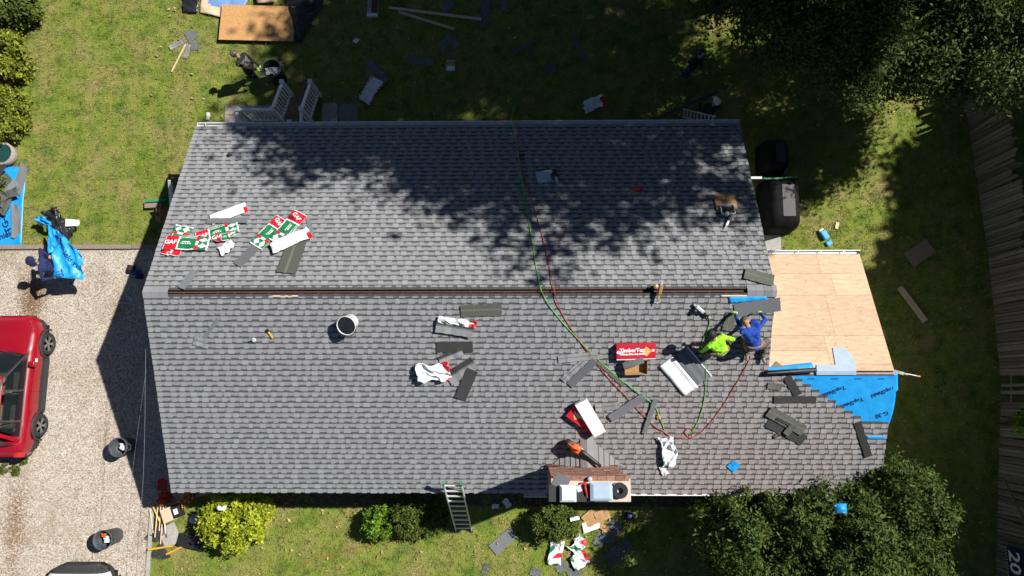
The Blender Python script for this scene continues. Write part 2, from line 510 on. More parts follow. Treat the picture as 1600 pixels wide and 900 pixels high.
gravel_material()

ground = MB().add([(-90, -90, 0), (90, -90, 0), (90, 90, 0), (-90, 90, 0)], [(0, 1, 2, 3)]).build('ground', 'lawn')
tag(ground, 'patchy lawn around the house', None, None, 'structure')
dvx = G(232, 850).x                                  # right edge of the gravel
dvy = G(120, 389).y                                  # upper edge
gr = MB().add([(-60, -60, .012), (dvx, -60, .012), (dvx, -3.6, .012), (-9.05, -3.0, .012), (-9.05, dvy, .012), (-60, dvy, .012)], [(0, 1, 2, 3, 4, 5)]).build('gravel_driveway', 'gravel')
tag(gr, 'cream pebble driveway left of the house', None, None, 'structure')

# loose pebbles on the drive
n = 60000
px = rng.uniform(-17.3, -9.3, n); py = rng.uniform(-6.0, dvy - .06, n)
ok = (px < dvx - .04) | (py > -3.0)
px, py = px[ok], py[ok]; n = len(px)
rx = rng.uniform(.008, .02, n); ry = rx * rng.uniform(.6, 1, n); rz = rx * rng.uniform(.4, .8, n); th = rng.uniform(0, 6.28, n)
c, s_ = np.cos(th), np.sin(th)
oct_ = np.array([(1, 0, 0), (0, 1, 0), (-1, 0, 0), (0, -1, 0), (0, 0, 1), (0, 0, -1)], float)
V = np.empty((n, 6, 3))
for k in range(6):
    a = oct_[k]
    ax, ay = a[0] * rx, a[1] * ry
    V[:, k, 0] = px + ax * c - ay * s_; V[:, k, 1] = py + ax * s_ + ay * c; V[:, k, 2] = .014 + rz * .5 + a[2] * rz
tri = np.array([(0, 1, 4), (1, 2, 4), (2, 3, 4), (3, 0, 4), (1, 0, 5), (2, 1, 5), (3, 2, 5), (0, 3, 5)])
Fp = (np.arange(n)[:, None, None] * 6 + tri[None]).reshape(-1, 3)
pt = np.repeat(rng.choice([.55, .78, .92, 1.03, 1.12, 1.3], n, p=[.07, .13, .24, .28, .2, .08]), 8)
# dark rust stains where cars have stood: two worn patches with ragged edges
def stain(x, y, cx, cy, sx, sy): return np.exp(-(((x - cx) / sx) ** 2 + ((y - cy) / sy) ** 2))
sc1 = G(52, 465); sc2 = G(25, 820)
o = np_mesh('gravel_pebbles', V.reshape(-1, 3), Fp, pt, 'gravel')
tag(o, 'loose cream and tan pebbles lying on the driveway', 'gravel', None, 'stuff')
# leaf litter and rust-brown grit in the two worn tracks
mat('rust_grit', (.16, .085, .04), (.3, .19, .1), 20, .9)
n = 5200
half = n // 2
gx = np.concatenate([rng.normal(sc1.x, .22, half), rng.normal(sc2.x, .2, n - half)])
gy = np.concatenate([rng.normal(sc1.y, .42, half), rng.normal(sc2.y, .8, n - half)])
th = rng.uniform(0, 6.28, n); a = rng.uniform(.008, .02, n)
V = np.stack([np.stack([gx + a * np.cos(th + k * 2.09), gy + a * np.sin(th + k * 2.09), np.full(n, .036) + .008 * (k == 0)], 1) for k in range(3)], 1)
o = np_mesh('rust_brown_grit', V.reshape(-1, 3), np.arange(n * 3).reshape(-1, 3), rng.uniform(.6, 1.3, n), 'rust_grit')
tag(o, 'rust brown grit scattered over worn tracks in the gravel', 'grit', None, 'stuff')

# grass tufts
n = 52000
tx = rng.uniform(-17.6, 16.4, n); ty = rng.uniform(-6.2, 13.2, n)
drive = (tx < -9.0) & (ty < dvy + .12) & ((tx < dvx + .12) | (ty > -3.2))
hs = ((tx > -8.9) & (tx < 5.8) & (ty > -2.2) & (ty < 7.0)) | ((tx > 5.7) & (tx < 8.9) & (ty > -2.2) & (ty < 3.2))
ok = ~(drive | hs)
tx, ty = tx[ok], ty[ok]; n = len(tx)
nb = 5
bx = np.repeat(tx, nb) + rng.normal(0, .028, n * nb); by = np.repeat(ty, nb) + rng.normal(0, .028, n * nb)
m_ = n * nb
th = rng.uniform(0, 6.28, m_); ln = rng.uniform(.05, .12, m_); w = rng.uniform(.006, .012, m_); hz = rng.uniform(.02, .075, m_)
dx, dy = np.cos(th), np.sin(th)
V = np.empty((m_, 3, 3))
V[:, 0] = np.stack([bx - dy * w, by + dx * w, np.full(m_, .002)], 1)
V[:, 1] = np.stack([bx + dy * w, by - dx * w, np.full(m_, .002)], 1)
V[:, 2] = np.stack([bx + dx * ln, by + dy * ln, hz], 1)
o = np_mesh('grass', V.reshape(-1, 3), np.arange(m_ * 3).reshape(-1, 3), np.repeat(rng.uniform(.65, 1.55, n), nb) * rng.uniform(.8, 1.2, m_), 'lawn')
tag(o, 'short green and straw coloured grass blades of the lawn', 'grass', None, 'stuff')

# weeds in the gravel
# edging timbers
tl = dvy
for i, (a, b) in enumerate([((-17.6, tl + .05), (G(207, 389).x, tl + .05)), ((G(207, 389).x + .01, tl + .055), (-9.1, tl + .055))]):
    o = MB().bbox((a[0], a[1] - .07, 0), (b[0], b[1] + .07, .1 - .012 * i), .012, 0, 1 - .15 * i).build('edging_timber', 'old_wood')
    tag(o, ['long weathered timber edging the lawn above the gravel', 'short darker edging timber meeting the house corner'][i], 'timber', 'timbers edging the drive')
o = MB().bbox((dvx, -9, 0), (dvx + .11, -3.35, .07), .01).build('concrete_edging', 'concrete')
tag(o, 'narrow concrete edging strip between gravel and front lawn', 'edging')
# planting bed along the front wall
o = MB().add([(-9.0, -3.42, .009), (9.0, -3.42, .009), (9.0, -2.0, .009), (-9.0, -2.0, .009)], [(0, 1, 2, 3)]).build('planting_bed', 'soil')
tag(o, 'bare soil bed along the front wall', None, None, 'structure')
# pavers by the deck
pav = thing('paver_path', 'tan square pavers beside the back deck', 'pavers', Matrix.Translation(G(362, 180)))
pc = G(352, 164)
for i in range(3):
    for j in range(7):
        MB().bbox((pc.x - pav.location.x + j * .41 + .01, pc.y - pav.location.y - (i + 1) * .34, 0), (pc.x - pav.location.x + j * .41 + .4, pc.y - pav.location.y - i * .34 - .01, .035 + random.uniform(-.004, .004)), .008, 0, random.uniform(.8, 1.15)).build('paver', 'paver', pav)
sm = thing('stepping_slab', 'large worn grey stone slabs on the lawn right of the stairs', 'slab', Matrix.Translation(G(530, 178)))
for a, b, t in (((-.56, -.4), (-.03, .36), 1.0), ((0.0, -.4), (.62, .33), .62)):
    pts = [(a[0] + .03, a[1]), (b[0], a[1]), (b[0] - .02, b[1] - .06), (b[0] - .12, b[1]), (a[0] + .08, b[1] - .02), (a[0], b[1] - .12)]
    MB().prism(pts, 0, .045, 0, t).build('slab', 'concrete', sm)
o = MB().bbox((-.3, -.42, 0), (.25, .42, .09), .015).build('concrete_pad', 'concrete', M=Matrix.Translation(G(1206, 382)))
tag(o, 'small concrete pad at the inner corner by the wing', 'pad')

# ------------------------------------------------------------------ house
house = thing('house', 'single storey house with grey shingled gable roof being reroofed', 'house')
def house_walls():
    mb = MB()
    x0, x1, y0, y1 = XL + .3, XR - .2, YF + .45, YB - .45
    zt = HE + .12
    mb.box((x0, y0, 0), (x1, y1, zt))
    for x in (x0, x1):
        a = [(x, y0, zt), (x, y1, zt), (x, YR, zt + (YR - y0) * PITCH)]
        mb.add(a, [(0, 1, 2)])
    mb.build('wall', 'siding', house)
    wx0, wx1, wy0, wy1 = x1 + .005, XA - .25, YF + .45, 3.3
    mb = MB()
    mb.box((wx0, wy0, 0), (wx1, wy1, zt - .15))
    mb.add([(wx1, wy0, zt - .15), (wx1, wy1, zt - .15), (wx1, YA, ZA - .12)], [(0, 1, 2)])
    mb.build('wall', 'siding', house)
house_walls()
def slope_deck(side):
    mb = MB()
    s = 1 if side == 'f' else -1
    B = basis(side)
    ye = YF if side == 'f' else YB
    O = Matrix.Translation((0, ye, HE)) @ B          # local: x, v (up-slope = +y for front, -y for back), w
    d = 1 if side == 'f' else -1
    t0, t1 = -.055, -.028
    top = SL - .085
    if side == 'f':
        va = (YA - YF) / math.cos(ASL)
        mb.prism([(XL + .02, .02), (XA - .01, .02), (XA - .01, va), (XR - .02, va), (XR - .02, top), (XL + .02, top)], t0, t1, M=O)
    else:
        mb.prism([(XL + .02, -top), (XR - .02, -top), (XR - .02, -.02), (XL + .02, -.02)], t0, t1, M=O)
    return O, mb.build('front_roof_slope' if side == 'f' else 'back_roof_slope', 'plywood', house)
OF, deck_f = slope_deck('f')
OB, deck_b = slope_deck('b')
NROW = 38
EXPO = SL / NROW
def stair_end(i):
    """right end of course i of the front slope"""
    v = (i + .5) * EXPO
    y = YF + v * math.cos(ASL)
    if y > YA: return XR
    P = OF @ Vector((8.0, v, 0))
    # picture line of the course, to follow the stepped edge over the blue underlayment
    d = CAM_R.to_3x3().inverted() @ (P - Vector((0, 0, CAM_H)))
    py = 450 + FPX * d.y / d.z
    if py > 662: return XA
    return S(1247 + (py - 593) * 1.56, py, 'f').x
RS = random.Random(3)
tabs = []                                            # (distance, side, corner verts, tone)
rest = {'f': MB(), 'b': MB()}
def box8(x0, x1, v0, v1, w0a, w0b, w1a, w1b):
    # tilted slab: w at v0 end (butt) and v1 end
    return [(x0, v0, w0a), (x1, v0, w0a), (x1, v1, w1a), (x0, v1, w1a), (x0, v0, w0b), (x1, v0, w0b), (x1, v1, w1b), (x0, v1, w1b)]
BF = [(4, 5, 6, 7), (0, 1, 5, 4), (1, 2, 6, 5), (3, 0, 4, 7)]
def warm(x, v, side):
    return 1.0
for side in ('f', 'b'):
    O = OF if side == 'f' else OB
    d = 1 if side == 'f' else -1
    for i in range(NROW):
        x0 = XL - .012 + RS.uniform(-.006, .006)
        x1 = (stair_end(i) if side == 'f' else XR) + RS.uniform(-.006, .006)
        v0, v1 = i * EXPO, (i + 1) * EXPO
        if i == NROW - 1: v1 -= .075
        mbr = rest[side]
        # base layer in strips of about a metre, each its own tone, printed band and painted butt shadow under the next course
        x = x0 - RS.uniform(0, .9)
        while x < x1:
            xe = min(x + .985, x1); xs = max(x, x0)
            if xe - xs > .02:
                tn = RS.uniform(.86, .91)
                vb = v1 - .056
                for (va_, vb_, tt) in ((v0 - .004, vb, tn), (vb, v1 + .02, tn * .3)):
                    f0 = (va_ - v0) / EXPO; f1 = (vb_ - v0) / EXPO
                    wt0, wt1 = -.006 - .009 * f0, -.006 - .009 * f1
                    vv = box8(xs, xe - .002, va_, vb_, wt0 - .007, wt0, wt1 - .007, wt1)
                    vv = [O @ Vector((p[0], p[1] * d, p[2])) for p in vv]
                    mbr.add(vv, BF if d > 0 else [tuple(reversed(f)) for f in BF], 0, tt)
            x += .985
        # laminated teeth
        x = x0
        while x < x1 - .01:
            w = RS.choice((.11, .13, .15, .17)) * RS.uniform(.92, 1.08)
            gp = RS.choice((.06, .1, .14, .18, .22)) * RS.uniform(.85, 1.15)
            xe = min(x + w, x1)
            if xe - x > .025:
                tn = RS.choice((.97, 1.0, 1.02, 1.05, 1.1)) * RS.uniform(.985, 1.015)
                va_, vm, vb_ = v0 - RS.uniform(.016, .024), v1 - .05, v1 + .01
                def wt(v): return .003 - .0085 * (v - v0) / EXPO
                vv = [(x, va_, wt(va_) - .01), (xe, va_, wt(va_) - .01), (xe, va_, wt(va_)), (x, va_, wt(va_)),
                      (x, vm, wt(vm)), (xe, vm, wt(vm)), (x, vb_, wt(vb_)), (xe, vb_, wt(vb_)), (x, vm, wt(vm) - .01), (xe, vm, wt(vm) - .01)]
                ff = [(0, 1, 2, 3), (3, 2, 5, 4), (4, 5, 7, 6), (0, 3, 4, 8), (1, 9, 5, 2)]
                if d < 0: ff = [tuple(reversed(f)) for f in ff]
                tones = [tn * .5, tn, tn * .32, tn * .8, tn * .8]  # butt shadow and printed line painted into the upper band's tone
                vv = [O @ Vector((p[0], p[1] * d, p[2])) for p in vv]
                dist = (vv[0] - Vector((0, 0, CAM_H))).length
                tabs.append((dist, side, vv, ff, tones))
            x = xe + gp
tabs.sort(key=lambda q: q[0])
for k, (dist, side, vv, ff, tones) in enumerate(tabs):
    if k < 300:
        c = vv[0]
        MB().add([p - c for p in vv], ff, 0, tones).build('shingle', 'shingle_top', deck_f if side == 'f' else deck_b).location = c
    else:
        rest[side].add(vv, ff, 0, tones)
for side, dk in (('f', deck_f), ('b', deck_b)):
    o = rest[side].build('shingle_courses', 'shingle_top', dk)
    tag(o, None, None, None, 'stuff')
# ridge: open slot with ridge board and rafters, cap shingles at both ends
xs0, xs1 = -8.72, 5.42
mb = MB().box((XL + .3, YR - .5, HR - .75), (XR - .3, YR + .5, HR - .72)); mb.build('attic_dark_sheet', 'dark_void', house)  # near-black sheet below the slot stands in for the attic's darkness
MB().box((xs0 - .3, YR - .016, HR - .24), (xs1 + .3, YR + .016, HR - .08)).build('ridge_board', 'red_wood', house)
x = xs0 + .38
rk = 0
while x < xs1 - .05:
    for d in (-1, 1):
        a = Vector((x, YR + d * .02, HR - .115)); b = Vector((x, YR + d * 1.1, HR - .115 - 1.08 * PITCH))
        MB().beam(a, b, .042, .1, 0, random.uniform(.8, 1.15)).build('rafter', 'red_wood', house)
    x += .415
for (xa, xb) in ((XL - .01, xs0), (xs1, XR + .01)):
    xx = xa
    while xx < xb - .02:
        xe = min(xx + .2, xb)
        w = .15
        mb = MB()
        z = HR + .012 + .004 * ((xx * 7) % 1)
        vs_ = [(xx, YR - w, z - w * PITCH), (xe + .02, YR - w, z - w * PITCH - .006), (xe + .02, YR, z - .006), (xx, YR, z), (xx, YR + w, z - w * PITCH), (xe + .02, YR + w, z - w * PITCH - .006)]
        vs_ += [(p[0], p[1], p[2] - .012) for p in vs_]
        mb.add(vs_, [(0, 1, 2, 3), (3, 2, 5, 4), (0, 3, 9, 6), (3, 4, 10, 9), (1, 0, 6, 7), (4, 5, 11, 10)], 0, random.uniform(.75, 1.0))
        mb.build('ridge_cap_shingle', 'shingle_top', house)
        xx += .2
for (xa, xb, yy, mt) in ((-6.2, -5.5, -.085, 'lumber'), (4.8, 5.45, -.1, 'lumber')):   # slivers of bare deck along the slot
    MB().box((xa, YR + yy - .035, HR - .085 * PITCH - .03), (xb, YR + yy, HR - .085 * PITCH - .005)).build('deck_edge', mt, house)
# gutters
def gutter(x0, x1, y, z, out, straps, label=None, dep=.11):
    mb = MB()
    o = out
    prof = [(y, z), (y, z - .09), (y + o * dep * .7, z - .09), (y + o * dep, z - .015), (y + o * dep, z), (y + o * (dep - .022), z), (y + o * (dep - .022), z - .012)]
    th = .004
    k = len(prof)
    vs_ = [(x, p[0], p[1]) for x in (x0, x1) for p in prof]
    fs_ = [(i, i + 1, k + i + 1, k + i) for i in range(k - 1)]
    mb.add(vs_, fs_)
    mb.add([(x0, p[0], p[1]) for p in prof[:5]], [(0, 1, 2, 3, 4)]); mb.add([(x1, p[0], p[1]) for p in prof[:5]], [(4, 3, 2, 1, 0)])
    g_ = mb.build('gutter', 'white_metal', house)
    x = x0 + straps * .3
    while x < x1 - .05:
        MB().box((x, min(y, y + o * dep), z - .006), (x + .02, max(y, y + o * dep), z + .002)).build('strap', 'white_metal', g_)
        x += straps
    return g_
gutter(XL + .02, XR + .02, YB + .015, HE - .01, 1, .79)
gutter(2.75, XA - .1, YF - .01, HE - .03, -1, 1.1, None, .06)
gutter(.0, .62, YF - .01, HE - .03, -1, 1.1)
# ------------------------------------------------------------------ wing: bare plywood back slope
AE = 3.66                                            # back eave of the wing
LA = (AE - YA) / math.cos(ASL)
OA = Matrix.Translation((0, YA, ZA)) @ basis('a')    # local: x, +y down-slope
def sheet_ply(xa, xb, va, vb, tn, w=0.0):
    MB().bbox((xa + .0025, va + .0025, -.018 + w), (xb - .0025, vb - .0025, w), .0015, 0, tn, OA).build('plywood_sheet', 'plywood', house)
sheet_ply(XR + .0, 8.05, LA - .62, LA, .96); sheet_ply(8.05, XA - .02, LA - .62, LA, 1.05)
sheet_ply(XR + .0, 8.3, LA - 1.3, LA - .62, 1.0); sheet_ply(8.3, XA - .02, LA - 1.3, LA - .62, 1.12)
sheet_ply(XR - .02, 8.0, LA - 2.5, LA - 1.3, .95); sheet_ply(8.0, XA - .02, LA - 2.5, LA - 1.3, .97)
sheet_ply(XR - .02, 7.7, LA - 2.93, LA - 2.5, .9); sheet_ply(7.7, XA - .02, LA - 3.3, LA - 2.5, 1.03)
sheet_ply(XR - .02, 7.7, .06, LA - 2.93, 1.06); sheet_ply(7.7, XA - .02, .06, LA - 3.3, .93)
MB().box((XR, YA - .06, ZA - .2), (XA - .03, YA - .02, ZA - .03)).build('ridge_board', 'red_wood', house)
MB().beam((XA - .03, YA, ZA - .11), (XA - .03, AE, ZA - .11 - (AE - YA) * PITCH), .025, .16).build('rake_board', 'lumber', house)
MB().beam((XA - .035, YF, HE - .12), (XA - .035, YA, ZA - .13), .025, .16).build('rake_board', 'white_paint', house)
gutter(XR + .03, XA + .02, AE + .01, ZA - (AE - YA) * PITCH - .01, 1, .62)
# nail lines and boot scuffs pressed into the plywood
mat('scuff', (.3, .12, .07), (.42, .2, .12), 30, .9)
mb = MB()
RN = random.Random(11)
for q in range(70):
    u, v = RN.uniform(6.3, 9.1), RN.uniform(.3, LA - .1)
    if q < 46:
        u = RN.choice((7.55, 7.95, 8.25, 8.75)) + RN.gauss(0, .05); v = RN.uniform(.5, 2.0)
    a, l, w = RN.uniform(0, 3.14), RN.uniform(.006, .025), RN.uniform(.003, .008)
    M = OA @ TR(u, v, .0015) @ Matrix.Rotation(a, 4, 'Z')
    mb.box((-l, -w, 0), (l, w, .001), 0, RN.uniform(.5, 1.2), M)
tag(mb.build('boot_scuffs', 'scuff', house), None, None, None, 'stuff')
# blue underlayment on the front of the wing
vA = (YA - YF) / math.cos(ASL)
def und_h(x, v):
    e = max(0, (x - 8.6) / .7)
    bx_ = stair_end(min(NROW - 1, max(0, int(v / EXPO)))) + .03
    fr_ = min(1.0, max(0.0, (x - bx_) / .12))
    return -.0255 + fr_ * (.004 + .018 * (vnoise(x * 5 + v * 3, v * 2.2 - x * 1.2, 5) - .3) * (.35 + e) + .012 * max(0, math.sin((x * 1.7 + v * 2.6) * 3.1)) * vnoise(x * 2, v * 2, 9) ** 2)
mb = MB()
def ufn(u, v):
    vv = 1.68 + v * (vA - .02 - 1.68)
    xr = XA + .03 + .05 * math.sin(vv * 3.1) + (.07 if vv > 2.85 else 0)
    x = 6.25 + u * (xr - 6.25)
    return (x, vv, und_h(x, vv))
mb.sheet(60, 34, ufn, .004, 0, 1, OF)
und = mb.build('underlayment', 'blue_sheet', house, smooth=True)
tl = MB()
for s, px_, py_, ang, sz in (('TopShield', 1303, 612, 203, .15), ('TopShield', 1331, 630, 203, .15), ('TopShield', 1380, 613, 203, .15), ('TG-30', 1381, 647, 201, .16)):
    c = OF.inverted() @ S(px_, py_, 'f')
    text_mb(tl, s, sz, TR(c.x, c.y) @ RZ(ang), 0, .004, und_h, .006)
for k in range(5):
    text_mb(tl, 'TopShield', .045, TR(6.6 + k * .58, vA - .16) @ RZ(180), 0, .001, und_h, .006)
    MB
# clip lettering that would run past the sheet's edge or under the shingles
keep = [f for f in range(len(tl.f)) if all(tl.v[i][0] < XA + .0 for i in tl.f[f])]
tl.f = [tl.f[f] for f in keep]; tl.m = [tl.m[f] for f in keep]; tl.t = [tl.t[f] for f in keep]
tl.v = [tuple(OF @ Vector(p)) for p in tl.v]
tag(tl.build('lettering', 'navy_ink', und), None, None, None, 'stuff')
# upper strip of underlayment by the main ridge, folded piece at the wing ridge
def strip(poly_px, surf, off, name='underlayment_strip', nx=14, ny=3, amp=.02, m='blue_sheet', parent=house):
    (a, b, c, d) = [S(*p, surf, off) for p in poly_px]      # tl,tr,br,bl
    mbx = MB()
    def fn(u, v):
        p = (d * (1 - u) + c * u) * (1 - v) + (a * (1 - u) + b * u) * v
        return (p.x, p.y, p.z + amp * vnoise(u * 9, v * 4, 3))
    mbx.sheet(nx, ny, fn, .004)
    return mbx.build(name, m, parent, smooth=True)
strip([(1138, 464), (1197, 463), (1199, 468), (1140, 474)], 'f', .012)
strip([(1196, 574), (1268, 566), (1272, 577), (1193, 582)], 'a', .01)
strip([(1354, 681), (1383, 681), (1383, 686), (1355, 686)], 'f', .006, amp=.004)
# ------------------------------------------------------------------ chimney
CZ = 5.15
c0, c1 = G(861, 746, CZ), G(986, 783, CZ)
cx0, cx1, cy1, cy0 = c0.x, c1.x, c0.y, c1.y
ch = MB().box((cx0 + .04, cy0 + .04, 0), (cx1 - .04, cy1 - .04, CZ - .08)).build('chimney', 'mortar', house)
zb = HE + (cy1 - YF) * PITCH
RBk = random.Random(5)
bw, bh = .203, .068
rowi = 0
z = zb - .05
while z < CZ - .1:
    x = cx0 + .02 - (bw / 2 if rowi % 2 else 0)
    while x < cx1 - .03:
        xa, xb = max(x, cx0 + .02), min(x + bw - .01, cx1 - .02)
        if xb - xa > .03:
            MB().box((xa, cy1 - .11, z), (xb, cy1 - .01 + RBk.uniform(-.006, .006), z + bh - .01), 0, RBk.uniform(.7, 1.25)).build('brick', 'brick_red', ch)
        x += bw
    for xs_, sg in ((cx0, 1), (cx1, -1)):
        y = cy0 + .03
        while y < cy1 - .14:
            a_, b_ = (xs_ + .01, xs_ + .1) if sg > 0 else (xs_ - .1, xs_ - .01)
            MB().box((a_, y, z), (b_, min(y + bw - .01, cy1 - .13), z + bh - .01), 0, RBk.uniform(.7, 1.2)).build('brick', 'brick_red', ch)
            y += bw
    z += bh; rowi += 1
mb = MB().bbox((cx0 + .0, cy0 - .02, CZ - .08), (cx1 + .0, cy1 - .02, CZ), .015)
mb.build('crown', 'crown_concrete', ch)
# corbelled top course of bricks left bare at the back of the crown
for q in range(9):
    xa = cx0 + .05 + q * .2
    MB().box((xa, cy1 - .07, CZ - .06), (min(xa + .19, cx1 - .03), cy1 + .035, CZ + .006 + RBk.uniform(0, .012)), 0, RBk.uniform(.75, 1.25)).build('brick', 'brick_red', ch)
MB().box((cx0 - .03, cy1 + .005, zb - .02), (cx1 + .03, cy1 + .03, zb + .16), 0, .8).build('flashing', 'red_wood', ch)
# cricket behind the chimney
A = S(917, 682, 'f', .01); Bq = S(858, 729, 'f', .01); Cq = S(976, 729, 'f', .01)
D = Vector((A.x, cy1 + .02, A.z + .02))
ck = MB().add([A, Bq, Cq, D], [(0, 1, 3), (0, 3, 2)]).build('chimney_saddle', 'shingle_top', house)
for sgn, E_ in ((-1, Bq), (1, Cq)):
    ncol = 7
    for k in range(ncol):
        t0, t1 = k / ncol, (k + 1) / ncol
        # column between valley line A-E and base line D-E, parallel to the ridge
        p0 = A.lerp(E_, t0); p1 = A.lerp(E_, t1); q0 = D.lerp(E_, t0); q1 = D.lerp(E_, t1)
        up0, up1 = Vector((0, 0, .010)), Vector((0, 0, .026))
        vs_ = [p0 + up0, p1 + up1, q1 + up1, q0 + up0, p1 - Vector((0, 0, .005)), q1 - Vector((0, 0, .005))]
        fs_ = [(0, 3, 2, 1), (1, 2, 5, 4)] if sgn > 0 else [(0, 1, 2, 3), (1, 4, 5, 2)]
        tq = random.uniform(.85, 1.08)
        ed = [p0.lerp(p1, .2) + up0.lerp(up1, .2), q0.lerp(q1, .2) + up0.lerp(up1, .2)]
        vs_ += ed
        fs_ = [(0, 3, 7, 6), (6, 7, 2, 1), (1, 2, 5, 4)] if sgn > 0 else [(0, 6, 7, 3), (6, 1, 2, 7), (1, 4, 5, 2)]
        MB().add(vs_, fs_, 0, [tq * .4, tq, .5]).build('shingle', 'shingle_top', ck)  # dark edge strip paints in a step shadow the sun does not cast
for k in range(4):
    a = A.lerp(D, k / 4); b = A.lerp(D, (k + 1) / 4 + .04)
    w = .17
    sl_l = (Bq - D); sl_r = (Cq - D)
    kl = w / abs(sl_l.x); kr = w / abs(sl_r.x)
    za = .036 + .004 * k
    vs_ = [a + Vector((-w, 0, sl_l.z * kl + za)), a + Vector((0, 0, za)), a + Vector((w, 0, sl_r.z * kr + za)), b + Vector((-w, 0, sl_l.z * kl + za)), b + Vector((0, 0, za)), b + Vector((w, 0, sl_r.z * kr + za))]
    vs_ += [p - Vector((0, 0, .02)) for p in vs_]
    MB().add(vs_, [(0, 3, 4, 1), (1, 4, 5, 2), (6, 9, 3, 0), (2, 5, 11, 8), (3, 9, 10, 4), (4, 10, 11, 5)], 0, random.uniform(.85, 1.05)).build('ridge_cap_shingle', 'shingle_top', ck)
o = MB().lathe([(.05, 0), (.05, .09), (.035, .1), (.0, .1)], 10, 0).build('vent_pipe', 'dark_metal', house, M=None)
o.matrix_basis = frame(360, 243, 'b', 0, 0)
MB().box((-.3, -.03, -.03), (.22, .03, .03)).build('downspout_elbow', 'white_metal', house).matrix_basis = frame(1178, 278, 1.9)
# ------------------------------------------------------------------ fence
def fence_x(y):
    ys = [-8, -5.15, 0.14, 4.0, 7.8, 10]; xs = [13.45, 13.6, 14.27, 14.26, 14.07, 13.9]
    return float(np.interp(y, ys, xs))
fence = thing('stockade_fence', 'weathered grey stockade fence of split pickets along the right side', 'fence', Matrix.Translation((fence_x(0), 0, 0)))
RF = random.Random(21)
ox = fence.location.x
y = 9.2
k = 0
while y > -8.0:
    w = RF.uniform(.075, .115)
    c = G(1560, 606)
    broken = -.45 < y - c.y < .35
    low = -5.1 < y < -3.3
    if broken and RF.random() < .8:
        y -= w; continue
    h = 1.78 + RF.uniform(-.12, .1) - (.25 if RF.random() < .08 else 0)
    x = fence_x(y) - ox
    tn = RF.uniform(.55, 1.2)
    lean = RF.gauss(0, .035); ly = RF.gauss(0, .02)
    if low: lean += .05; ly += RF.gauss(0, .04)
    mb = MB()
    t = .022
    base = [(x - t, y - w * .46), (x + t * .4, y - w * .5), (x + t * .4, y + w * .5), (x - t, y + w * .46)]
    vs_ = [(p[0], p[1], 0) for p in base] + [(p[0] + lean, p[1] + ly, h) for p in base] + [(x + lean, y + ly, h + .07)]
    mb.add(vs_, [(0, 1, 5, 4), (1, 2, 6, 5), (2, 3, 7, 6), (3, 0, 4, 7), (4, 5, 8), (5, 6, 8), (6, 7, 8), (7, 4, 8)], 0, tn)
    mb.build('picket', 'fence_wood', fence)
    y -= w + RF.uniform(.002, .014)
for z in (.4, 1.35):
    ys = [9, 7.8, 4, .14, -5.15, -8]
    for a, b in zip(ys[:-1], ys[1:]):
        MB().beam((fence_x(a) - ox + .045, a, z), (fence_x(b) - ox + .045, b, z), .05, .08, 0, .8).build('rail', 'fence_wood', fence)
for y in (8.2, 5.7, 3.2, .7, -1.8, -4.3, -6.8):
    MB().box((fence_x(y) - ox + .075, y - .05, 0), (fence_x(y) - ox + .175, y + .05, 1.7), 0, .75).build('post', 'fence_wood', fence)
MB().beam((fence_x(-2.5) - ox - .05, -2.55, .25), (fence_x(-4) - ox - .04, -3.9, 1.4), .06, .025, 0, 1.1).build('brace', 'fence_wood', fence)
# banner on the fence
P0 = Vector((fence_x(-4.4) - .1, -4.33, .55)); 
bn = thing('fence_banner', 'navy banner with white numerals hung on the fence corner', 'banner', Matrix.Translation(P0))
mb = MB()
mb.sheet(4, 8, lambda u, v: (-.02 + u * .0 - .01 * math.sin(v * 9), -v * 1.9 - .055 * u * 0, u * .72), .0, 0)
# vertical cloth: x thickness
mb = MB()
vs_, fs_ = [], []
NX, NZ = 10, 4
for i in range(NX + 1):
    for j in range(NZ + 1):
        vs_.append((-.012 * math.sin(i * .9) + .05 * (j / NZ) - .02, -i * .19, j * .185))
for i in range(NX):
    for j in range(NZ):
        a = i * (NZ + 1) + j
        fs_.append((a, a + NZ + 1, a + NZ + 2, a + 1))
mb.add(vs_, fs_)
mb.build('cloth', 'banner_navy', bn)
tb = MB()
Mt = Matrix(((0, 0, -1, -.05), (-1, 0, 0, -.42), (0, 1, 0, .34), (0, 0, 0, 1)))
text_mb(tb, '20', .62, Mt, 0, .012)
for k in range(22):
    tb.box((-.052, -.05 - k * .085, .045), (-.05, -.075 - k * .085, .07))
tag(tb.build('lettering', 'white_ink', bn), None, None, None, 'stuff')

# ------------------------------------------------------------------ foliage
def leaves(name, P, size, mats, parent, asp=.5, tone=(.6, 1.4), up=.0, out=None, outw=0.0, ctone=None):
    n = len(P)
    nrm = rng.normal(0, 1, (n, 3)); nrm[:, 2] += up
    if out is not None: nrm += out * outw
    nrm /= np.linalg.norm(nrm, axis=1)[:, None] + 1e-9
    a = rng.normal(0, 1, (n, 3))
    if out is not None: a += out * 1.2
    a -= (a * nrm).sum(1)[:, None] * nrm
    a /= np.linalg.norm(a, axis=1)[:, None] + 1e-9
    b = np.cross(nrm, a)
    ln = size * np.clip(rng.lognormal(0, .32, n), .45, 2.0)[:, None]
    V = np.empty((n, 4, 3))
    V[:, 0] = P - a * ln * .5; V[:, 2] = P + a * ln * .5
    V[:, 1] = P + b * ln * asp * .5; V[:, 3] = P - b * ln * asp * .5
    t = rng.uniform(*tone, n)
    if ctone is not None: t = t * ctone
    return np_mesh(name, V.reshape(-1, 3), np.arange(n * 4).reshape(-1, 4), t, mats, parent)
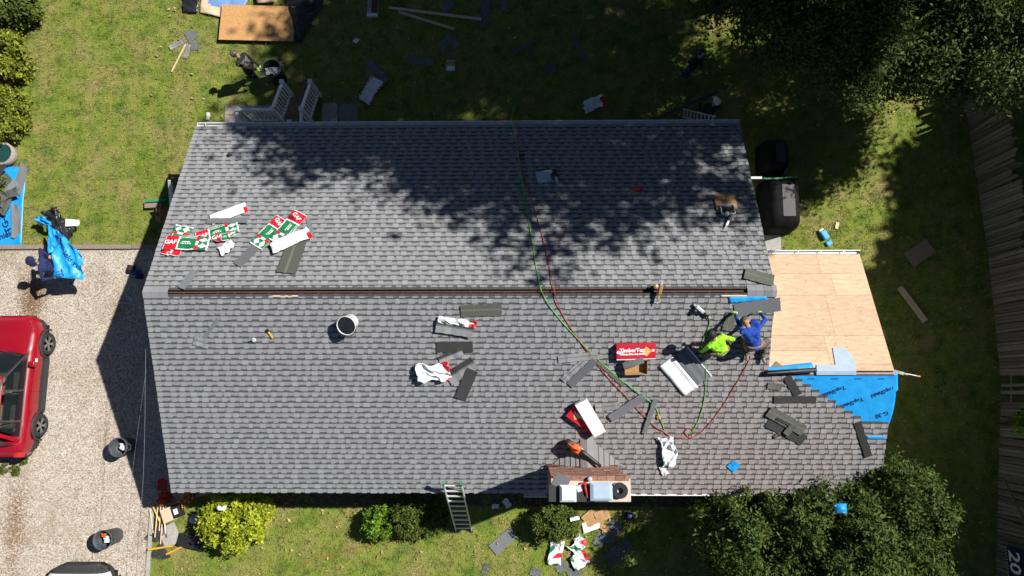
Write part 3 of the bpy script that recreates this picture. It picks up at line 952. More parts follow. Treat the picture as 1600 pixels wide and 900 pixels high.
def crown_pts(ells, nclump, nleaf, sig, shell=.55):
    """ells: list of (centre, radii); returns points, clump centres, outward dirs, clump tone"""
    wt_ = np.array([e[2] if len(e) > 2 else 1.0 for e in ells]); ells = [(e[0], e[1]) for e in ells]
    vol = wt_ * np.array([r[0] * r[1] * r[2] for c, r in ells]) ** .7
    pick = rng.choice(len(ells), nclump, p=vol / vol.sum())
    d = rng.normal(0, 1, (nclump, 3)); d /= np.linalg.norm(d, axis=1)[:, None]
    rr = (shell + (1 - shell) * rng.uniform(0, 1, nclump)) 
    C = np.array([ells[k][0] for k in pick]) + d * np.array([ells[k][1] for k in pick]) * rr[:, None]
    ct = rng.uniform(.7, 1.3, nclump)
    idx = rng.integers(0, nclump, nleaf)
    P = C[idx] + rng.normal(0, 1, (nleaf, 3)) * sig * rng.uniform(.7, 1.2, nclump)[idx][:, None]
    return P, C, d[idx], ct[idx]
def trunk(parent, H, r, limbs, name='trunk', base=(0, 0)):
    mb = MB()
    pts = [(base[0] + .08 * math.sin(i * 1.3) * i / 6, base[1] + .1 * math.cos(i * 1.7) * i / 6, H * i / 6) for i in range(7)]
    mb.tube(pts, [r * (1.25 if i == 0 else 1 - .11 * i) for i in range(7)], 10)
    mb.build(name, 'bark', parent, smooth=True)
    for l in limbs:
        l = Vector(l)
        f = min(.95, max(.35, l.z / H * .6))
        s = Vector(pts[min(6, int(f * 6))])
        mid = s.lerp(l, .5) + Vector((0, 0, .12 * (l - s).length))
        MB().tube(smooth_path([s, mid, l], 4), [r * (.42 - .04 * q) for q in range(9)], 6).build('limb', 'bark', parent, smooth=True)
def tree(name, label, loc, ells, nclump, nleaf, sig, lsize, lmat, H, r, nl=7, asp=.6, up=.6, shell=.5, group=None, tone=(.6, 1.4)):
    t = thing(name, label, 'tree', Matrix.Translation(loc), group)
    P, C, o_, ct = crown_pts(ells, nclump, nleaf, sig, shell)
    leaves('crown', P, lsize, lmat, t, asp, tone, up, None, 0, ct)
    trunk(t, H, r, [tuple(C[i]) for i in rng.choice(len(C), nl, replace=False)])
    return t
# tall oak behind the house, its crown above the frame, which shades the back slope
tree('oak_tree', 'tall oak rising behind the house with its crown spreading over the back yard', (10.2, 14.0, 0),
     [((-.8, -.8, 13.4), (6.4, 6.0, 3.2)), ((-4.8, -2.2, 12.6), (3.4, 3.6, 2.0)), ((2.6, -3.6, 13.4), (4.0, 3.6, 2.2), .6), ((-2.2, 3.8, 12.6), (4.9, 4.5, 2.8), 1.4), ((3.0, 3.0, 13.0), (4.5, 4.5, 3.0)), ((-1.2, -4.7, 13.6), (3.8, 3.0, 1.7)), ((-7.4, -2.9, 12.6), (2.2, 2.2, 1.4), 1.8), ((-4.8, 1.6, 12.8), (2.3, 2.8, 1.6))], 620, 76000, .5, .245, 'leaf_oak', 12.5, .42, 9)
# understorey trees in its shade, reaching over the right back corner
RU = [((7.6, 10.5), [((0, 0, 4.6), (3.2, 2.6, 1.5)), ((1.8, -1.6, 4.2), (2.2, 1.6, 1.2)), ((-1.5, .2, 4.8), (1.8, 2.0, 1.2)), ((-2.6, 1.2, 4.8), (1.6, 1.6, 1.0)), ((.2, -1.8, 4.6), (2.0, 1.2, 1.0))], 'dark leafy tree in deep shade behind the right back roof corner'),
      ((11.9, 10.0), [((0, 0, 4.6), (2.6, 2.6, 1.6)), ((-1.5, -1.4, 4.0), (1.8, 1.2, 1.0)), ((.6, -1.4, 4.6), (1.8, 1.6, 1.2))], 'leafy tree overhanging the far end of the stockade fence')]
for (x, y), el, lb in RU:
    tree('maple_tree', lb, (x, y, 0), el, 300, 80000, .25, .105, 'leaf_under', 3.6, .16, 8, asp=.45, up=1.0, group='understorey trees at the back')
# neighbours' trees beyond the fence that throw the right side into shade; unseen second row added to block more sky
spots = [(21.5, 8.6, 10.4, 1.0), (20.0, 4.2, 10.2, 1.0), (19.9, -.2, 10.0, 1.0), (19.5, -4.6, 9.8, 1.0), (24.5, 15.5, 11.5, 1.1), (24.5, 6.6, 10, 1.25), (24.2, 1.0, 10, 1.25), (19.4, -9.0, 10, 1.0)]
lbl = ['neighbouring tree beyond the fence opposite the covered grills', 'neighbouring tree beyond the fence opposite the plywood wing', 'neighbouring tree beyond the fence opposite the blue underlayment', 'neighbouring tree beyond the fence behind the navy banner', 'neighbouring tree beyond the far upper end of the fence', 'taller unseen tree added in a second row opposite the plywood wing', 'taller unseen tree added in a second row opposite the roof pile', 'neighbouring tree beyond the fence farthest toward the front']
proto = tree('hedgerow_tree', lbl[0], (spots[0][0], spots[0][1], 0), [((0, 0, 6.4), (3.3, 3.6, 3.2)), ((.4, 0, 9.0), (2.2, 2.4, 2.0)), ((-.6, .4, 4.2), (2.8, 3.0, 1.8))], 420, 90000, .38, .27, 'leaf_oak', 7.5, .26, 8, group='trees beyond the fence')
for (x, y, h, s), lb in list(zip(spots, lbl))[1:]:
    c = copy_tree(proto); c.location = (x, y, 0); c.scale = (s, s, s); c.rotation_euler = (0, 0, x * 7 + y); c['label'] = lb

for x, y, s, lb in ((-4, 21.5, 1.2, 'unseen tree added to block sky behind the particle board'), (3.5, 22.5, 1.3, 'unseen tree added to block sky behind the two boards'), (16.5, 21.5, 1.3, 'unseen tree added to block sky behind the oak')):  # unseen trees added beyond the frame to block sky and deepen the shade
    c = copy_tree(proto); c.location = (x, y, 0); c.scale = (s, s, s); c.rotation_euler = (0, 0, x * 3 + y); c['label'] = lb; c['group'] = 'unseen trees added to block the sky'
def bush(name, label, cat, M, ells, nclump, nleaf, sig, lsize, lmat, asp=.45, core=True, up=.3, outw=.6, tone=(.55, 1.4), group=None, shell=.75):
    t = thing(name, label, cat, M, group)
    P, C, o_, ct = crown_pts(ells, nclump, nleaf, sig, shell)
    P[:, 2] = np.maximum(P[:, 2], .03)
    leaves('foliage', P, lsize, lmat, t, asp, tone, up, o_, outw, ct)
    mb = MB()
    for c, r in ells:
        for k in range(4):
            a = k * 1.57 + .4
            mb.tube([(c[0] * .3, c[1] * .3, 0), (c[0] + r[0] * .3 * math.cos(a), c[1] + r[1] * .3 * math.sin(a), c[2] * .7), (c[0] + r[0] * .7 * math.cos(a), c[1] + r[1] * .7 * math.sin(a), c[2] + r[2] * .4)], [.035, .025, .01], 5)
    mb.build('stem', 'bark', t, smooth=True)
    return t
def at0(px, py, z=0): v = G(px, py, z); return v
# big yew at the front right corner
ZY = 3.0
b0 = G(1300, 830, ZY)
yew = []
for (px_, py_, cz, r) in [(1168, 840, 2.1, (1.1, 1.15, 1.7)), (1250, 815, 2.4, (1.05, .85, 1.8)), (1330, 822, 2.6, (1.2, 1.0, 1.8)), (1415, 800, 2.4, (1.15, 1.05, 1.8)), (1462, 800, 1.9, (.62, 1.0, 1.5)), (1240, 900, 2.0, (1.75, .9, 1.6)), (1420, 895, 2.1, (1.3, 1.0, 1.6)), (1408, 742, 2.0, (.5, .5, 1.2)), (1330, 870, 2.5, (1.5, 1.0, 1.7))]:
    w_ = G(px_, py_, ZY)
    yew.append(((w_.x - b0.x, w_.y - b0.y, cz), r))
bush('yew_tree', 'large dark green yew towering at the front right corner of the house', 'tree', Matrix.Translation((b0.x, b0.y, 0)), yew, 900, 150000, .12, .105, 'leaf_yew', .34, outw=.9, shell=.8)
def simple_bush(name, label, px, py, zr, rx, ry, rz, n, lmat, lsize=.07, ncl=150, sig=.06, group=None, extra=()):
    b = G(px, py, zr)
    el = [((0, 0, rz), (rx, ry, rz))] + [((ex, ey, ez), er) for ex, ey, ez, er in extra]
    return bush(name, label, 'bush', Matrix.Translation((b.x, b.y, 0)), el, ncl, n, sig, lsize, lmat, .5, group=group)
simple_bush('golden_arborvitae', 'golden green arborvitae bush at the front left corner', 365, 818, .7, .95, .78, .62, 21000, 'leaf_gold', .085, 190, .075, extra=((.3, .3, .6, (.7, .5, .5)), (-.35, .2, .6, (.6, .5, .5))))
simple_bush('bright_shrub', 'small bright green shrub on the front lawn beside a darker one', 593, 816, .45, .38, .5, .45, 7500, 'leaf_bright', .075, 80, .06)
simple_bush('dark_shrub', 'low dark shrub left of the leaning ladder', 657, 810, .6, .82, .52, .5, 20000, 'leaf_dull', .06, 190, .06, extra=((-.35, .05, .6, (.5, .5, .45)),))
simple_bush('clipped_shrub', 'rounded dull green shrub below the chimney', 868, 817, .5, .7, .52, .5, 13000, 'leaf_dull', .06, 150, .06)
b = G(1598, 668, 1.4)
bush('sapling', 'sapling leaves poking over the broken fence at the right edge', 'sapling', Matrix.Translation((b.x + .3, b.y, 0)), [((0, .1, 1.5), (.45, .5, .35))], 14, 900, .1, .13, 'leaf_bright', .5)
# hedge plants on the left edge
simple_bush('cypress_shrub', 'yellow green cypress shrub at the left edge of the lawn', -8, 82, .8, .95, .8, .8, 15000, 'leaf_cypress', .11, 100, .09, extra=((.35, -.3, .5, (.55, .5, .5)),))
simple_bush('leafy_shrub', 'dark green leafy shrub in the upper left corner', 6, 8, .8, 1.0, .55, .7, 10000, 'leaf_dull', .12, 100, .09)
simple_bush('mixed_shrub', 'small olive shrub below the cypress at the left edge', 4, 178, .5, .75, .85, .5, 9000, 'leaf_cypress', .09, 90, .08)
simple_bush('weed_clump', 'weedy clump hanging over the blue debris sheet', -20, 300, .4, .4, .7, .35, 2600, 'leaf_dull', .09, 60, .08)
for px_, py_, r, lb in ((8, 728, .22, 'green weed tuft in the gravel behind the red car'), (26, 735, .14, 'thin dry weed tuft in the gravel near the red car'), (40, 720, .09, 'tiny weed sprig in the gravel near the rear tyre')):
    b = G(px_, py_)
    bush('weed', lb, 'weed', Matrix.Translation(b), [((0, 0, .04), (r, r, .05))], 14, 500, .03, .06, 'leaf_dull', .4, group='weeds in the gravel')
# ------------------------------------------------------------------ loose shingles
LG = {'f': 'loose shingles on the front slope', 'b': 'loose shingles on the back slope', 'g': 'shingle scraps on the ground'}
KM = {'dark': ['shingle_back'], 'olive': ['shingle_olive'], 'slate': ['shingle_slate'], 'tab': ['shingle_top', 'shingle_back'], 'light': ['shingle_top']}
_ls = [0]
def loose(label, p0, p1, w=.3, kind='dark', surf='f', off=.008, curl=.012, name='loose_shingle', flip=False):
    M, L = fseg(p0, p1, surf, 0)
    _ls[0] += 1
    sd = _ls[0]
    rr = random.Random(sd)
    cu = rr.uniform(.3, 1) * curl; tw = rr.uniform(-.5, .5) * curl
    mb = MB()
    def fn(u, v):
        e = .006 * math.sin(u * 23 + sd) * (1 if v in (0, 1) else 0)
        x = (u - .5) * L + (.004 * math.sin(v * 17 + sd) if u in (0, 1) else 0)
        y = (v - .5) * w + e
        z = off + .007 + cu * (2 * u - 1) ** 2 + tw * (2 * u - 1) * (2 * v - 1) + .5 * curl * (vnoise(u * 4 + sd, v * 2, sd) - .2)
        return (x, y, max(z, off + .005))
    tabs_ = [rr.uniform(.75, 1.2) for _ in range(12)]
    def mi(u, v):
        if kind != 'tab': return 0
        return 1 if ((v > .62) != flip) else 0
    def tn(u, v):
        if kind in ('tab', 'light'): return tabs_[int(u * 7)] * (.55 if .5 < v < .62 else 1)
        if kind == 'olive' and abs(v - .55) < .07: return 1.35
        return tabs_[0]
    mb.sheet(12, 8, fn, .006, mi, tn)
    o = mb.build(name, KM[kind], None, M=M)
    return tag(o, label, 'shingle', LG.get(surf, 'loose shingles on the roof'))
FL = [
 ('grey shingle strip lying upright and slanted near the left end of the front slope', (318, 530), (341, 498), .1, 'slate', 'f'),
 ('square shingle offcut under a slanted strip near the left end of the front slope', (303, 531), (323, 537), .24, 'light', 'f'),
 ('olive shingle lying face down just below the ridge slot', (720, 486), (784, 484), .3, 'olive', 'f'),
 ('black shingle lying level below the half-wrapped shingle', (682, 542), (739, 542), .29, 'dark', 'f'),
 ('two-tone shingle slanting out from under the level black shingle', (686, 563), (722, 548), .2, 'tab', 'f'),
 ('two-tone shingle slanting behind the crumpled white wrapper', (700, 592), (742, 566), .36, 'tab', 'f'),
 ('black shingle standing steeply right of the crumpled white wrapper', (719, 623), (738, 577), .3, 'dark', 'f'),
 ('ribbed grey shingle strip nearest the red hose left of the boxes', (890, 602), (930, 563), .2, 'slate', 'f'),
 ('pale grey shingle strip slanting beside a ribbed one left of the red hose', (879, 594), (912, 564), .16, 'light', 'f'),
 ('flat grey shingle blending into the roof above the two slanting strips', (872, 561), (934, 555), .2, 'light', 'f'),
 ('narrow olive strip lying along the green hose', (934, 564), (974, 602), .1, 'olive', 'f'),
 ('long grey strip crossing the red and green hoses', (953, 653), (1006, 618), .22, 'slate', 'f'),
 ('flat grey shingle half under the long strip by the white box', (930, 637), (968, 633), .2, 'light', 'f'),
 ('thin dark strip standing across the hoses above the hose coupling', (1006, 676), (1024, 622), .12, 'slate', 'f'),
 ('olive shingle lying between the two crouching workers', (1136, 516), (1143, 488), .27, 'olive', 'f'),
 ('grey shingle course laid loose at the right end of the ridge', (1147, 485), (1219, 475), .34, 'slate', 'f'),
 ('small olive offcut below the black roll', (1199, 602), (1221, 605), .18, 'olive', 'f'),
 ('dark strip slanting under the black roll toward the blue sheet', (1229, 588), (1247, 617), .2, 'dark', 'f'),
 ('long dark strip lying level left of the blue underlayment', (1209, 624), (1275, 624), .19, 'dark', 'f'),
 ('olive shingle on top of the slanting pile at the right of the roof', (1200, 641), (1255, 672), .3, 'olive', 'f'),
 ('broad dark shingle at the bottom of the slanting pile', (1199, 658), (1256, 688), .3, 'dark', 'f'),
 ('dark strip lying alone near the right rake', (1339, 659), (1357, 713), .19, 'dark', 'f'),
 ('tan grey shingle hanging over the right rake above the plywood', (1163, 428), (1208, 440), .32, 'olive', 'b'),
 ('slate shingle slanting down from the green wrappers', (371, 415), (403, 383), .27, 'slate', 'b'),
 ('ridged shingle strip poking over the left end of the ridge slot', (284, 452), (306, 424), .2, 'slate', 'b'),
 ('olive shingle lying steeply below the white torn wrapper', (448, 428), (466, 375), .5, 'olive', 'b'),
 ('thin dark shingle edge right of the topmost red wrapper', (481, 341), (489, 371), .1, 'slate', 'b'),
 ('dark narrow shingle lying across the plain white wrapper', (324, 347), (388, 346), .17, 'slate', 'b'),
 ('grey shingle strip on the sunny lawn pointing left of the dark triangle', (266, 76), (290, 63), .16, 'light', 'g'),
 ('grey shingle strip on the sunny lawn pointing down from the dark triangle', (290, 92), (296, 70), .14, 'light', 'g'),
 ('small square grey shingle on the sunny lawn', (299, 73), (312, 73), .28, 'slate', 'g'),
 ('dark shingle strip at the right ends of the two boards', (756, 43), (760, 0), .3, 'slate', 'g'),
 ('dark shingle strip cut by the top of the picture right of the boards', (788, 17), (786, -8), .2, 'slate', 'g'),
 ('torn dark shingle lying above the longer board', (690, 16), (708, 4), .3, 'slate', 'g'),
 ('left of two dark shingles leaning together on the shaded lawn', (689, 78), (704, 58), .25, 'slate', 'g'),
 ('right of two dark shingles leaning together on the shaded lawn', (706, 58), (714, 76), .2, 'slate', 'g'),
 ('curled dark shingle lying level on the shaded lawn', (640, 94), (678, 99), .25, 'slate', 'g'),
 ('dark shingle strip touching the clear wrapper on the shaded lawn', (577, 97), (604, 129), .22, 'slate', 'g'),
 ('long dark strip slanting on the shaded lawn left of the green hose', (800, 84), (840, 62), .12, 'slate', 'g'),
 ('short dark strip hanging below the slanting strip by the hose', (829, 72), (831, 95), .12, 'slate', 'g'),
 ('square dark shingle beside the green hose on the shaded lawn', (851, 107), (869, 108), .35, 'slate', 'g'),
 ('dark strip slanting right of the green hose on the shaded lawn', (892, 54), (915, 95), .14, 'slate', 'g'),
 ('thin sliver of shingle on the shaded lawn near the back gutter', (703, 171), (723, 156), .06, 'slate', 'g'),
 ('slate shingle on the front lawn right of the ladder foot', (770, 860), (803, 831), .36, 'slate', 'g'),
 ('small shingle sliver at the bottom of the front lawn', (755, 896), (762, 880), .13, 'slate', 'g'),
 ('grey shingle lying under the white torn wrapper on the front lawn', (867, 872), (882, 890), .35, 'slate', 'g'),
 ('grey shingle corner at the bottom edge left of the torn wrapper', (834, 900), (840, 888), .3, 'slate', 'g'),
 ('black shingle in the shade leaning right of the cardboard scraps', (945, 846), (966, 816), .4, 'slate', 'g'),
 ('long black shingle in the shade below the cardboard scraps', (947, 876), (984, 846), .38, 'slate', 'g'),
 ('short black shingle in the shade beside the white drip edge', (932, 852), (942, 835), .3, 'slate', 'g'),
 ('dark shingle at the bottom edge under the shaded wrappers', (888, 900), (908, 888), .3, 'slate', 'g'),
]
for i, (lb, p0, p1, w, kd, sf) in enumerate(FL):
    off = .01 if sf != 'g' else .012
    if 'on top' in lb: off = .035
    if 'crossing' in lb or 'standing across' in lb or 'lying across' in lb: off = .045
    if 'poking' in lb or 'hanging over' in lb or 'steeply below' in lb: off = .03
    if 'steeply right' in lb or 'half under' in lb: off = .022
    loose(lb, p0, p1, w, kd, sf, off, .03 if 'curled' in lb or sf == 'g' else .014)
for lb, p0, p1, w, kd, of in (('thin black strip across the slanting shingle pile', (1212, 652), (1240, 666), .07, 'dark', .055), ('small olive offcut on the middle of the slanting pile', (1226, 677), (1238, 662), .17, 'olive', .065)):
    loose(lb, p0, p1, w, kd, 'f', of)
o = MB().prism([(-.24, .12), (.02, .25), (.27, .05), (-.02, -.25)], .02, .03, 0, 1).build('loose_shingle', 'shingle_slate', M=frame(299, 58, 'g'))
tag(o, 'dark triangular shingle offcut on the sunny lawn', 'shingle', LG['g'])
# the course being fixed by the wing ridge corner: brown triangle offcut
o = MB().prism([(-.16, -.06), (.0, .11), (.17, -.06)], .012, .02, 0, .8).build('loose_shingle', 'old_wood', M=frame(1214, 571, 'a'))
tag(o, 'brown triangular offcut on the plywood by the folded blue strip', 'shingle', LG['f'])
# ------------------------------------------------------------------ wrappers
WG = 'empty shingle wrappers on the roof'
def wrapper(label, p0, p1, w, surf='b', scheme='gaf', amp=.025, off=.012, text=None, tang=0, fl=1, sd=1, group=WG, ragged=.0, tsize=.8, name='shingle_wrapper'):
    M, L = fseg(p0, p1, surf, 0)
    t = thing(name, label, 'wrapper', M, group)
    rr = random.Random(sd)
    def h(x, y):
        n1 = vnoise(x * 5 + sd * 3, y * 7, sd); n2 = vnoise(x * 13, y * 13 + sd, sd + 1)
        n3 = abs(math.sin(x * 9 + y * 14 + sd * 2.1 + 3 * n1)) ** 6
        return off + .012 + amp * (n1 * 1.3 + n2 * .6 + n3 * .5)
    rg = [rr.uniform(0, ragged) for _ in range(60)]
    def fn(u, v):
        sh = 1 - ragged * vnoise(u * 5, 3.3, sd) - (.2 * ragged * math.sin(u * 9 + sd))
        x = (u - .5) * L * (1 - ragged * .6 * vnoise(v * 4, 7.7, sd)); y = (v - .5) * w * sh + ragged * .25 * w * math.sin(u * 5 + sd * 2)
        return (x, y, h(x, y))
    def mi(u, v):
        if scheme == 'gaf':
            if .015 < u < .30: return 1
            if u < .34: return 0
            if u < .70: return 0 if (.42 < v < .5 and .38 < u < .62 and int(u * 60) % 3) or (.54 < v < .6 and .4 < u < .56) or v < .06 or v > .95 or (.84 < v < .88) else 2
            if u < .76: return 1 if abs(v - .5) > .14 else 0
            if abs((u - .87) * 9) + abs((v - .28) * 5.2) < .95 or abs((u - .87) * 9) + abs((v - .72) * 5.2) < .95: return 0
            if u > .97: return 0
            return 2
        if scheme == 'white': return 1 if (u > .9 and v < .55) else 0
        if scheme == 'clear':
            q = vnoise(u * 11, v * 7, sd)
            if v < .12 or v > .9: return 1 if q > .55 else (2 if q < .35 else 0)
            return 0
        q = vnoise(u * 2.3 + sd + v * .8, v * 1.6 - u, sd + 5)
        if scheme == 'torn': return 1 if u > .8 and q > .5 else (2 if (u < .2 and q > .66) else 0)
        if scheme == 'mix': return 1 if (q > .8 and u > .5) else (2 if q < .2 else 0)
        return 0
    mb = MB().sheet(60, 26, fn, .004, mi, lambda u, v: .86 + .2 * vnoise(u * 8, v * 8, sd + 8))
    mb.build('film', ['paper_white', 'wrap_red', 'wrap_green'], t, smooth=True)
    if text:
        tb = MB()
        text_mb(tb, text, w * .5 * tsize, TR((.155 - .5) * L, 0) @ RZ(tang), 0, .004, h, .014 + amp * .5)
        tag(tb.build('lettering', 'white_ink', t), None, None, None, 'stuff')
    return t
wrapper('green wrapper with two white diamonds at the far left of the back slope', (266, 400), (290, 355), .5, 'b', 'gaf', .03, .012, 'GAF', 0, sd=1)
wrapper('red and green wrapper reading GAF lying level over the leftmost wrapper', (259, 382), (328, 383), .42, 'b', 'gaf', .02, .055, 'GAF', 0, sd=2)
wrapper('red and green GAF wrapper tilted slightly upward left of the white scraps', (307, 374), (373, 354), .38, 'b', 'gaf', .02, .012, 'GAF', 0, sd=3)
wrapper('crumpled round red GAF scrap between the green wrappers', (337, 377), (371, 369), .33, 'b', 'gaf', .05, .06, 'GAF', 0, sd=4, ragged=.35, tsize=.8)
wrapper('torn plain white scrap below the crumpled red scrap', (343, 395), (368, 382), .42, 'b', 'plain', .05, .03, sd=5, ragged=.45)
wrapper('plain white inside-out wrapper slanting above the left group', (330, 345), (386, 324), .34, 'b', 'white', .012, .012, sd=6)
wrapper('red and green GAF wrapper slanting upward at the left of the right group', (443, 343), (400, 386), .42, 'b', 'gaf', .02, .012, 'GAF', 68, sd=7, tsize=.75)
wrapper('uppermost red and green GAF wrapper of the right group', (471, 335), (431, 381), .42, 'b', 'gaf', .02, .04, 'GAF', 68, sd=8, tsize=.75)
wrapper('white torn wrapper with red corner in the right group', (425, 392), (487, 366), .38, 'b', 'white', .035, .07, sd=9, ragged=.12)
wrapper('crumpled white wrapper with a red spot in the middle of the front slope', (650, 583), (706, 574), .52, 'f', 'torn', .1, .02, sd=10, ragged=.3)
wrapper('white wrapper with red end wedged behind a half-wrapped shingle', (684, 497), (746, 506), .2, 'f', 'torn', .05, .01, sd=11, ragged=.1)
wrapper('twisted white green and red wrapper hanging below the hose ends', (1040, 678), (1046, 728), .42, 'f', 'mix', .08, .02, sd=12, ragged=.3)
wrapper('small white scrap at the tip of the twisted wrapper', (1032, 727), (1041, 740), .2, 'f', 'plain', .04, .01, sd=13, ragged=.3)
loose('two-tone shingle half wrapped in white film below the ridge', (682, 507), (739, 516), .34, 'tab', 'f', .07)
GG = 'empty shingle wrappers on the ground'
wrapper('clear wrapper with red and green edges on the shaded back lawn', (592, 125), (568, 160), .52, 'g', 'clear', .05, .01, sd=14, group=GG, ragged=.12)
wrapper('white green and red wrapper in the deep shade behind the house', (909, 170), (946, 158), .45, 'g', 'torn', .06, .01, sd=15, group=GG, ragged=.25)
wrapper('white torn wrapper with green top on the sunny edge of the front lawn', (870, 842), (866, 882), .42, 'g', 'mix', .06, .03, sd=16, group=GG, ragged=.2)
wrapper('crumpled wrapper in the shade right of the clipped shrub', (893, 862), (912, 838), .4, 'g', 'mix', .09, .01, sd=17, group=GG, ragged=.3)
wrapper('pale blue wrapper with red corner at the edge of the shade', (893, 880), (918, 868), .5, 'g', 'torn', .08, .01, sd=18, group=GG, ragged=.25)
wrapper('tiny white paper scrap on the back lawn left of the wrappers', (555, 68), (559, 61), .2, 'g', 'plain', .03, .01, sd=19, group='paper scraps', ragged=.3, name='paper_scrap')
wrapper('tiny white scrap on the lawn by the back left roof corner', (325, 188), (327, 176), .14, 'g', 'plain', .02, .01, sd=20, group='paper scraps', ragged=.3, name='paper_scrap')
wrapper('torn white paper under the eave right of the ladder', (768, 790), (780, 792), .16, 'g', 'plain', .03, .01, sd=21, group='paper scraps', ragged=.4, name='paper_scrap')
wrapper('larger white paper under the eave right of the ladder', (787, 780), (797, 792), .2, 'g', 'plain', .03, .01, sd=22, group='paper scraps', ragged=.2, name='paper_scrap')
wrapper('white paper caught on top of the golden arborvitae', (341, 794), (355, 793), .13, 1.32, 'plain', .03, .0, sd=23, group='paper scraps', ragged=.3, name='paper_scrap')
wrapper('pale strip of film on the clipped shrub below the chimney', (890, 811), (906, 809), .12, 1.0, 'plain', .03, .02, sd=24, group='paper scraps', ragged=.3, name='paper_scrap')
# ------------------------------------------------------------------ boxes
def carton(label, p0, p1, w, h, surf, mats, off=.004, text=(), name='shingle_box', diamond=None, cat='box', group=None, open_=False):
    M, L = fseg(p0, p1, surf, 0)
    t = thing(name, label, cat, M @ TR(0, 0, off), group)
    if open_:
        mb = MB()
        for a, b in (((-L/2, -w/2, 0), (L/2, w/2, .006)), ((-L/2, -w/2, 0), (L/2, -w/2 + .008, h)), ((-L/2, w/2 - .008, 0), (L/2, w/2, h)), ((-L/2, -w/2, 0), (-L/2 + .008, w/2, h)), ((L/2 - .008, -w/2, 0), (L/2, w/2, h))):
            mb.box(a, b)
        mb.build('box_body', mats[0], t)
    else:
        MB().bbox((-L/2, -w/2, 0), (L/2, w/2, h), .008).build('box_body', mats[0], t)
    for s, sz, x, y, ang, mt in text:
        tb = MB(); text_mb(tb, s, sz, TR(x * L, y * w, h + .003) @ RZ(ang), 0, .006)
        tag(tb.build('lettering', mt, t), None, None, None, 'stuff')
    if diamond:
        x, y, r = diamond
        MB().prism([(x * L - r, y * w), (x * L, y * w - r), (x * L + r, y * w), (x * L, y * w + r)], h + .001, h + .002).build('diamond_print', 'diamond_yellow', t)
    return t, L
t, L = carton('red carton reading TimberTex with an orange diamond', (962, 548), (1023, 546), .38, .16, 'f', ['box_red'], text=(('GAF', .1, -.4, .02, 0, 'white_ink'), ('TimberTex', .135, -.1, .14, 0, 'white_ink'), ('Premium Ridge Cap Shingles', .055, -.08, -.12, 0, 'white_ink'), ('25', .07, .43, .1, 0, 'white_ink')), diamond=(.26, .04, .13))
MB().box((-L * .5, -.19, .161), (L * .5, -.17, .163)).build('white_band', 'paper_white', t)
carton('open brown cardboard box below the red carton', (975, 571), (1010, 570), .38, .17, 'f', ['cardboard'], name='cardboard_box', open_=True)
o = MB().sheet(8, 2, lambda u, v: ((u - .5) * .52, (v - .5) * .16, .18 + .02 * math.sin(u * 3)), .008, 0, 1).build('loose_shingle', 'shingle_slate', M=frame(988, 563, 'f', 18))
tag(o, 'grey strip resting across the open cardboard box', 'shingle', LG['f'])
carton('red carton with orange diamond under the white one above the chimney', (889, 640), (933, 672), .3, .13, 'f', ['box_red'], text=(('TimberTex', .08, -.2, .2, 0, 'white_ink'),), diamond=(-.25, .02, .1))
M, L = fseg((906, 622), (936, 672), 'f', 0)
t = thing('shingle_box', 'white bottom side of a long carton lying across the red carton', 'box', M @ TR(0, 0, .14))
MB().bbox((-L/2, -.165, 0), (L/2, .165, .12), .008).build('box_body', 'paper_white', t)
MB().box((L/2 - .12, -.166, -.002), (L/2 + .003, .167, .1)).build('red_end', 'box_red', t)
carton('brown cardboard flap in the tree shade near the right rake', (1117, 317), (1150, 317), .52, .05, 'b', ['cardboard'], name='cardboard_box')
t, L = carton('small white tray holding nails on the shaded cardboard', (1125, 331), (1146, 331), .3, .07, 'b', ['paper_white'], off=.06, name='nail_tray', open_=True, cat='tray')
MB().box((-L*.42, -.12, .008), (L*.42, .12, .03)).build('nails', 'dark_metal', t)
t = thing('nail_box', 'pale blue lidded box in the tree shade beside a hose', 'box', frame(850, 277, 'b', 10))
MB().bbox((-.2, -.2, 0), (.18, .2, .05), .01).build('box_body', 'pale_blue_metal', t)
MB().box((-.17, .2, 0), (.2, .235, .06)).build('lid_edge', 'black_plastic', t)
carton('half brown half white carton on the shaded back lawn', (698, 104), (711, 104), .34, .1, 'g', ['paper_white'], name='small_carton')
o = MB().bbox((-.15, 0, .1), (.15, .17, .115), .004).build('carton_flap', 'cardboard', M=frame(704, 105, 'g'))
tag(o, 'brown flap on top of the small white carton on the back lawn', 'flap')
# front debris
for lb, px_, py_, a, w, h in (('large cardboard sheet in the shade below the chimney', 941, 805, 25, .42, .32), ('torn cardboard strip right of the clipped shrub', 920, 806, 40, .4, .25), ('brown cardboard offcut beside the white drip edge', 944, 825, -40, .3, .16), ('flattened cardboard under the other cardboard scraps', 928, 815, 15, .6, .2)):
    o = MB().sheet(6, 4, lambda u, v: ((u - .5) * w, (v - .5) * h, .03 + .05 * vnoise(u * 3, v * 3, px_)), .006).build('cardboard_scrap', 'cardboard', M=frame(px_, py_, 'g', a))
    tag(o, lb, 'cardboard', 'cardboard scraps below the chimney')
o = MB().prism([(-.22, .2), (-.1, .22), (-.08, .06), (.3, .14), (.32, 0), (-.2, -.1)], .06, .066).build('drip_edge', 'white_paint', M=frame(922, 826, 'g', 8))
tag(o, 'white L-shaped drip edge offcut among the cardboard', 'drip edge')
t = thing('blue_bag', 'dark blue packet with a white label in the shade under the eave', 'packet', frame(983, 806, 'g', -10))
MB().bbox((-.13, -.11, 0), (.13, .11, .08), .03).build('packet_body', 'cloth_navy', t); MB().box((-.05, -.05, .081), (.05, .05, .084)).build('paper_label', 'paper_white', t)
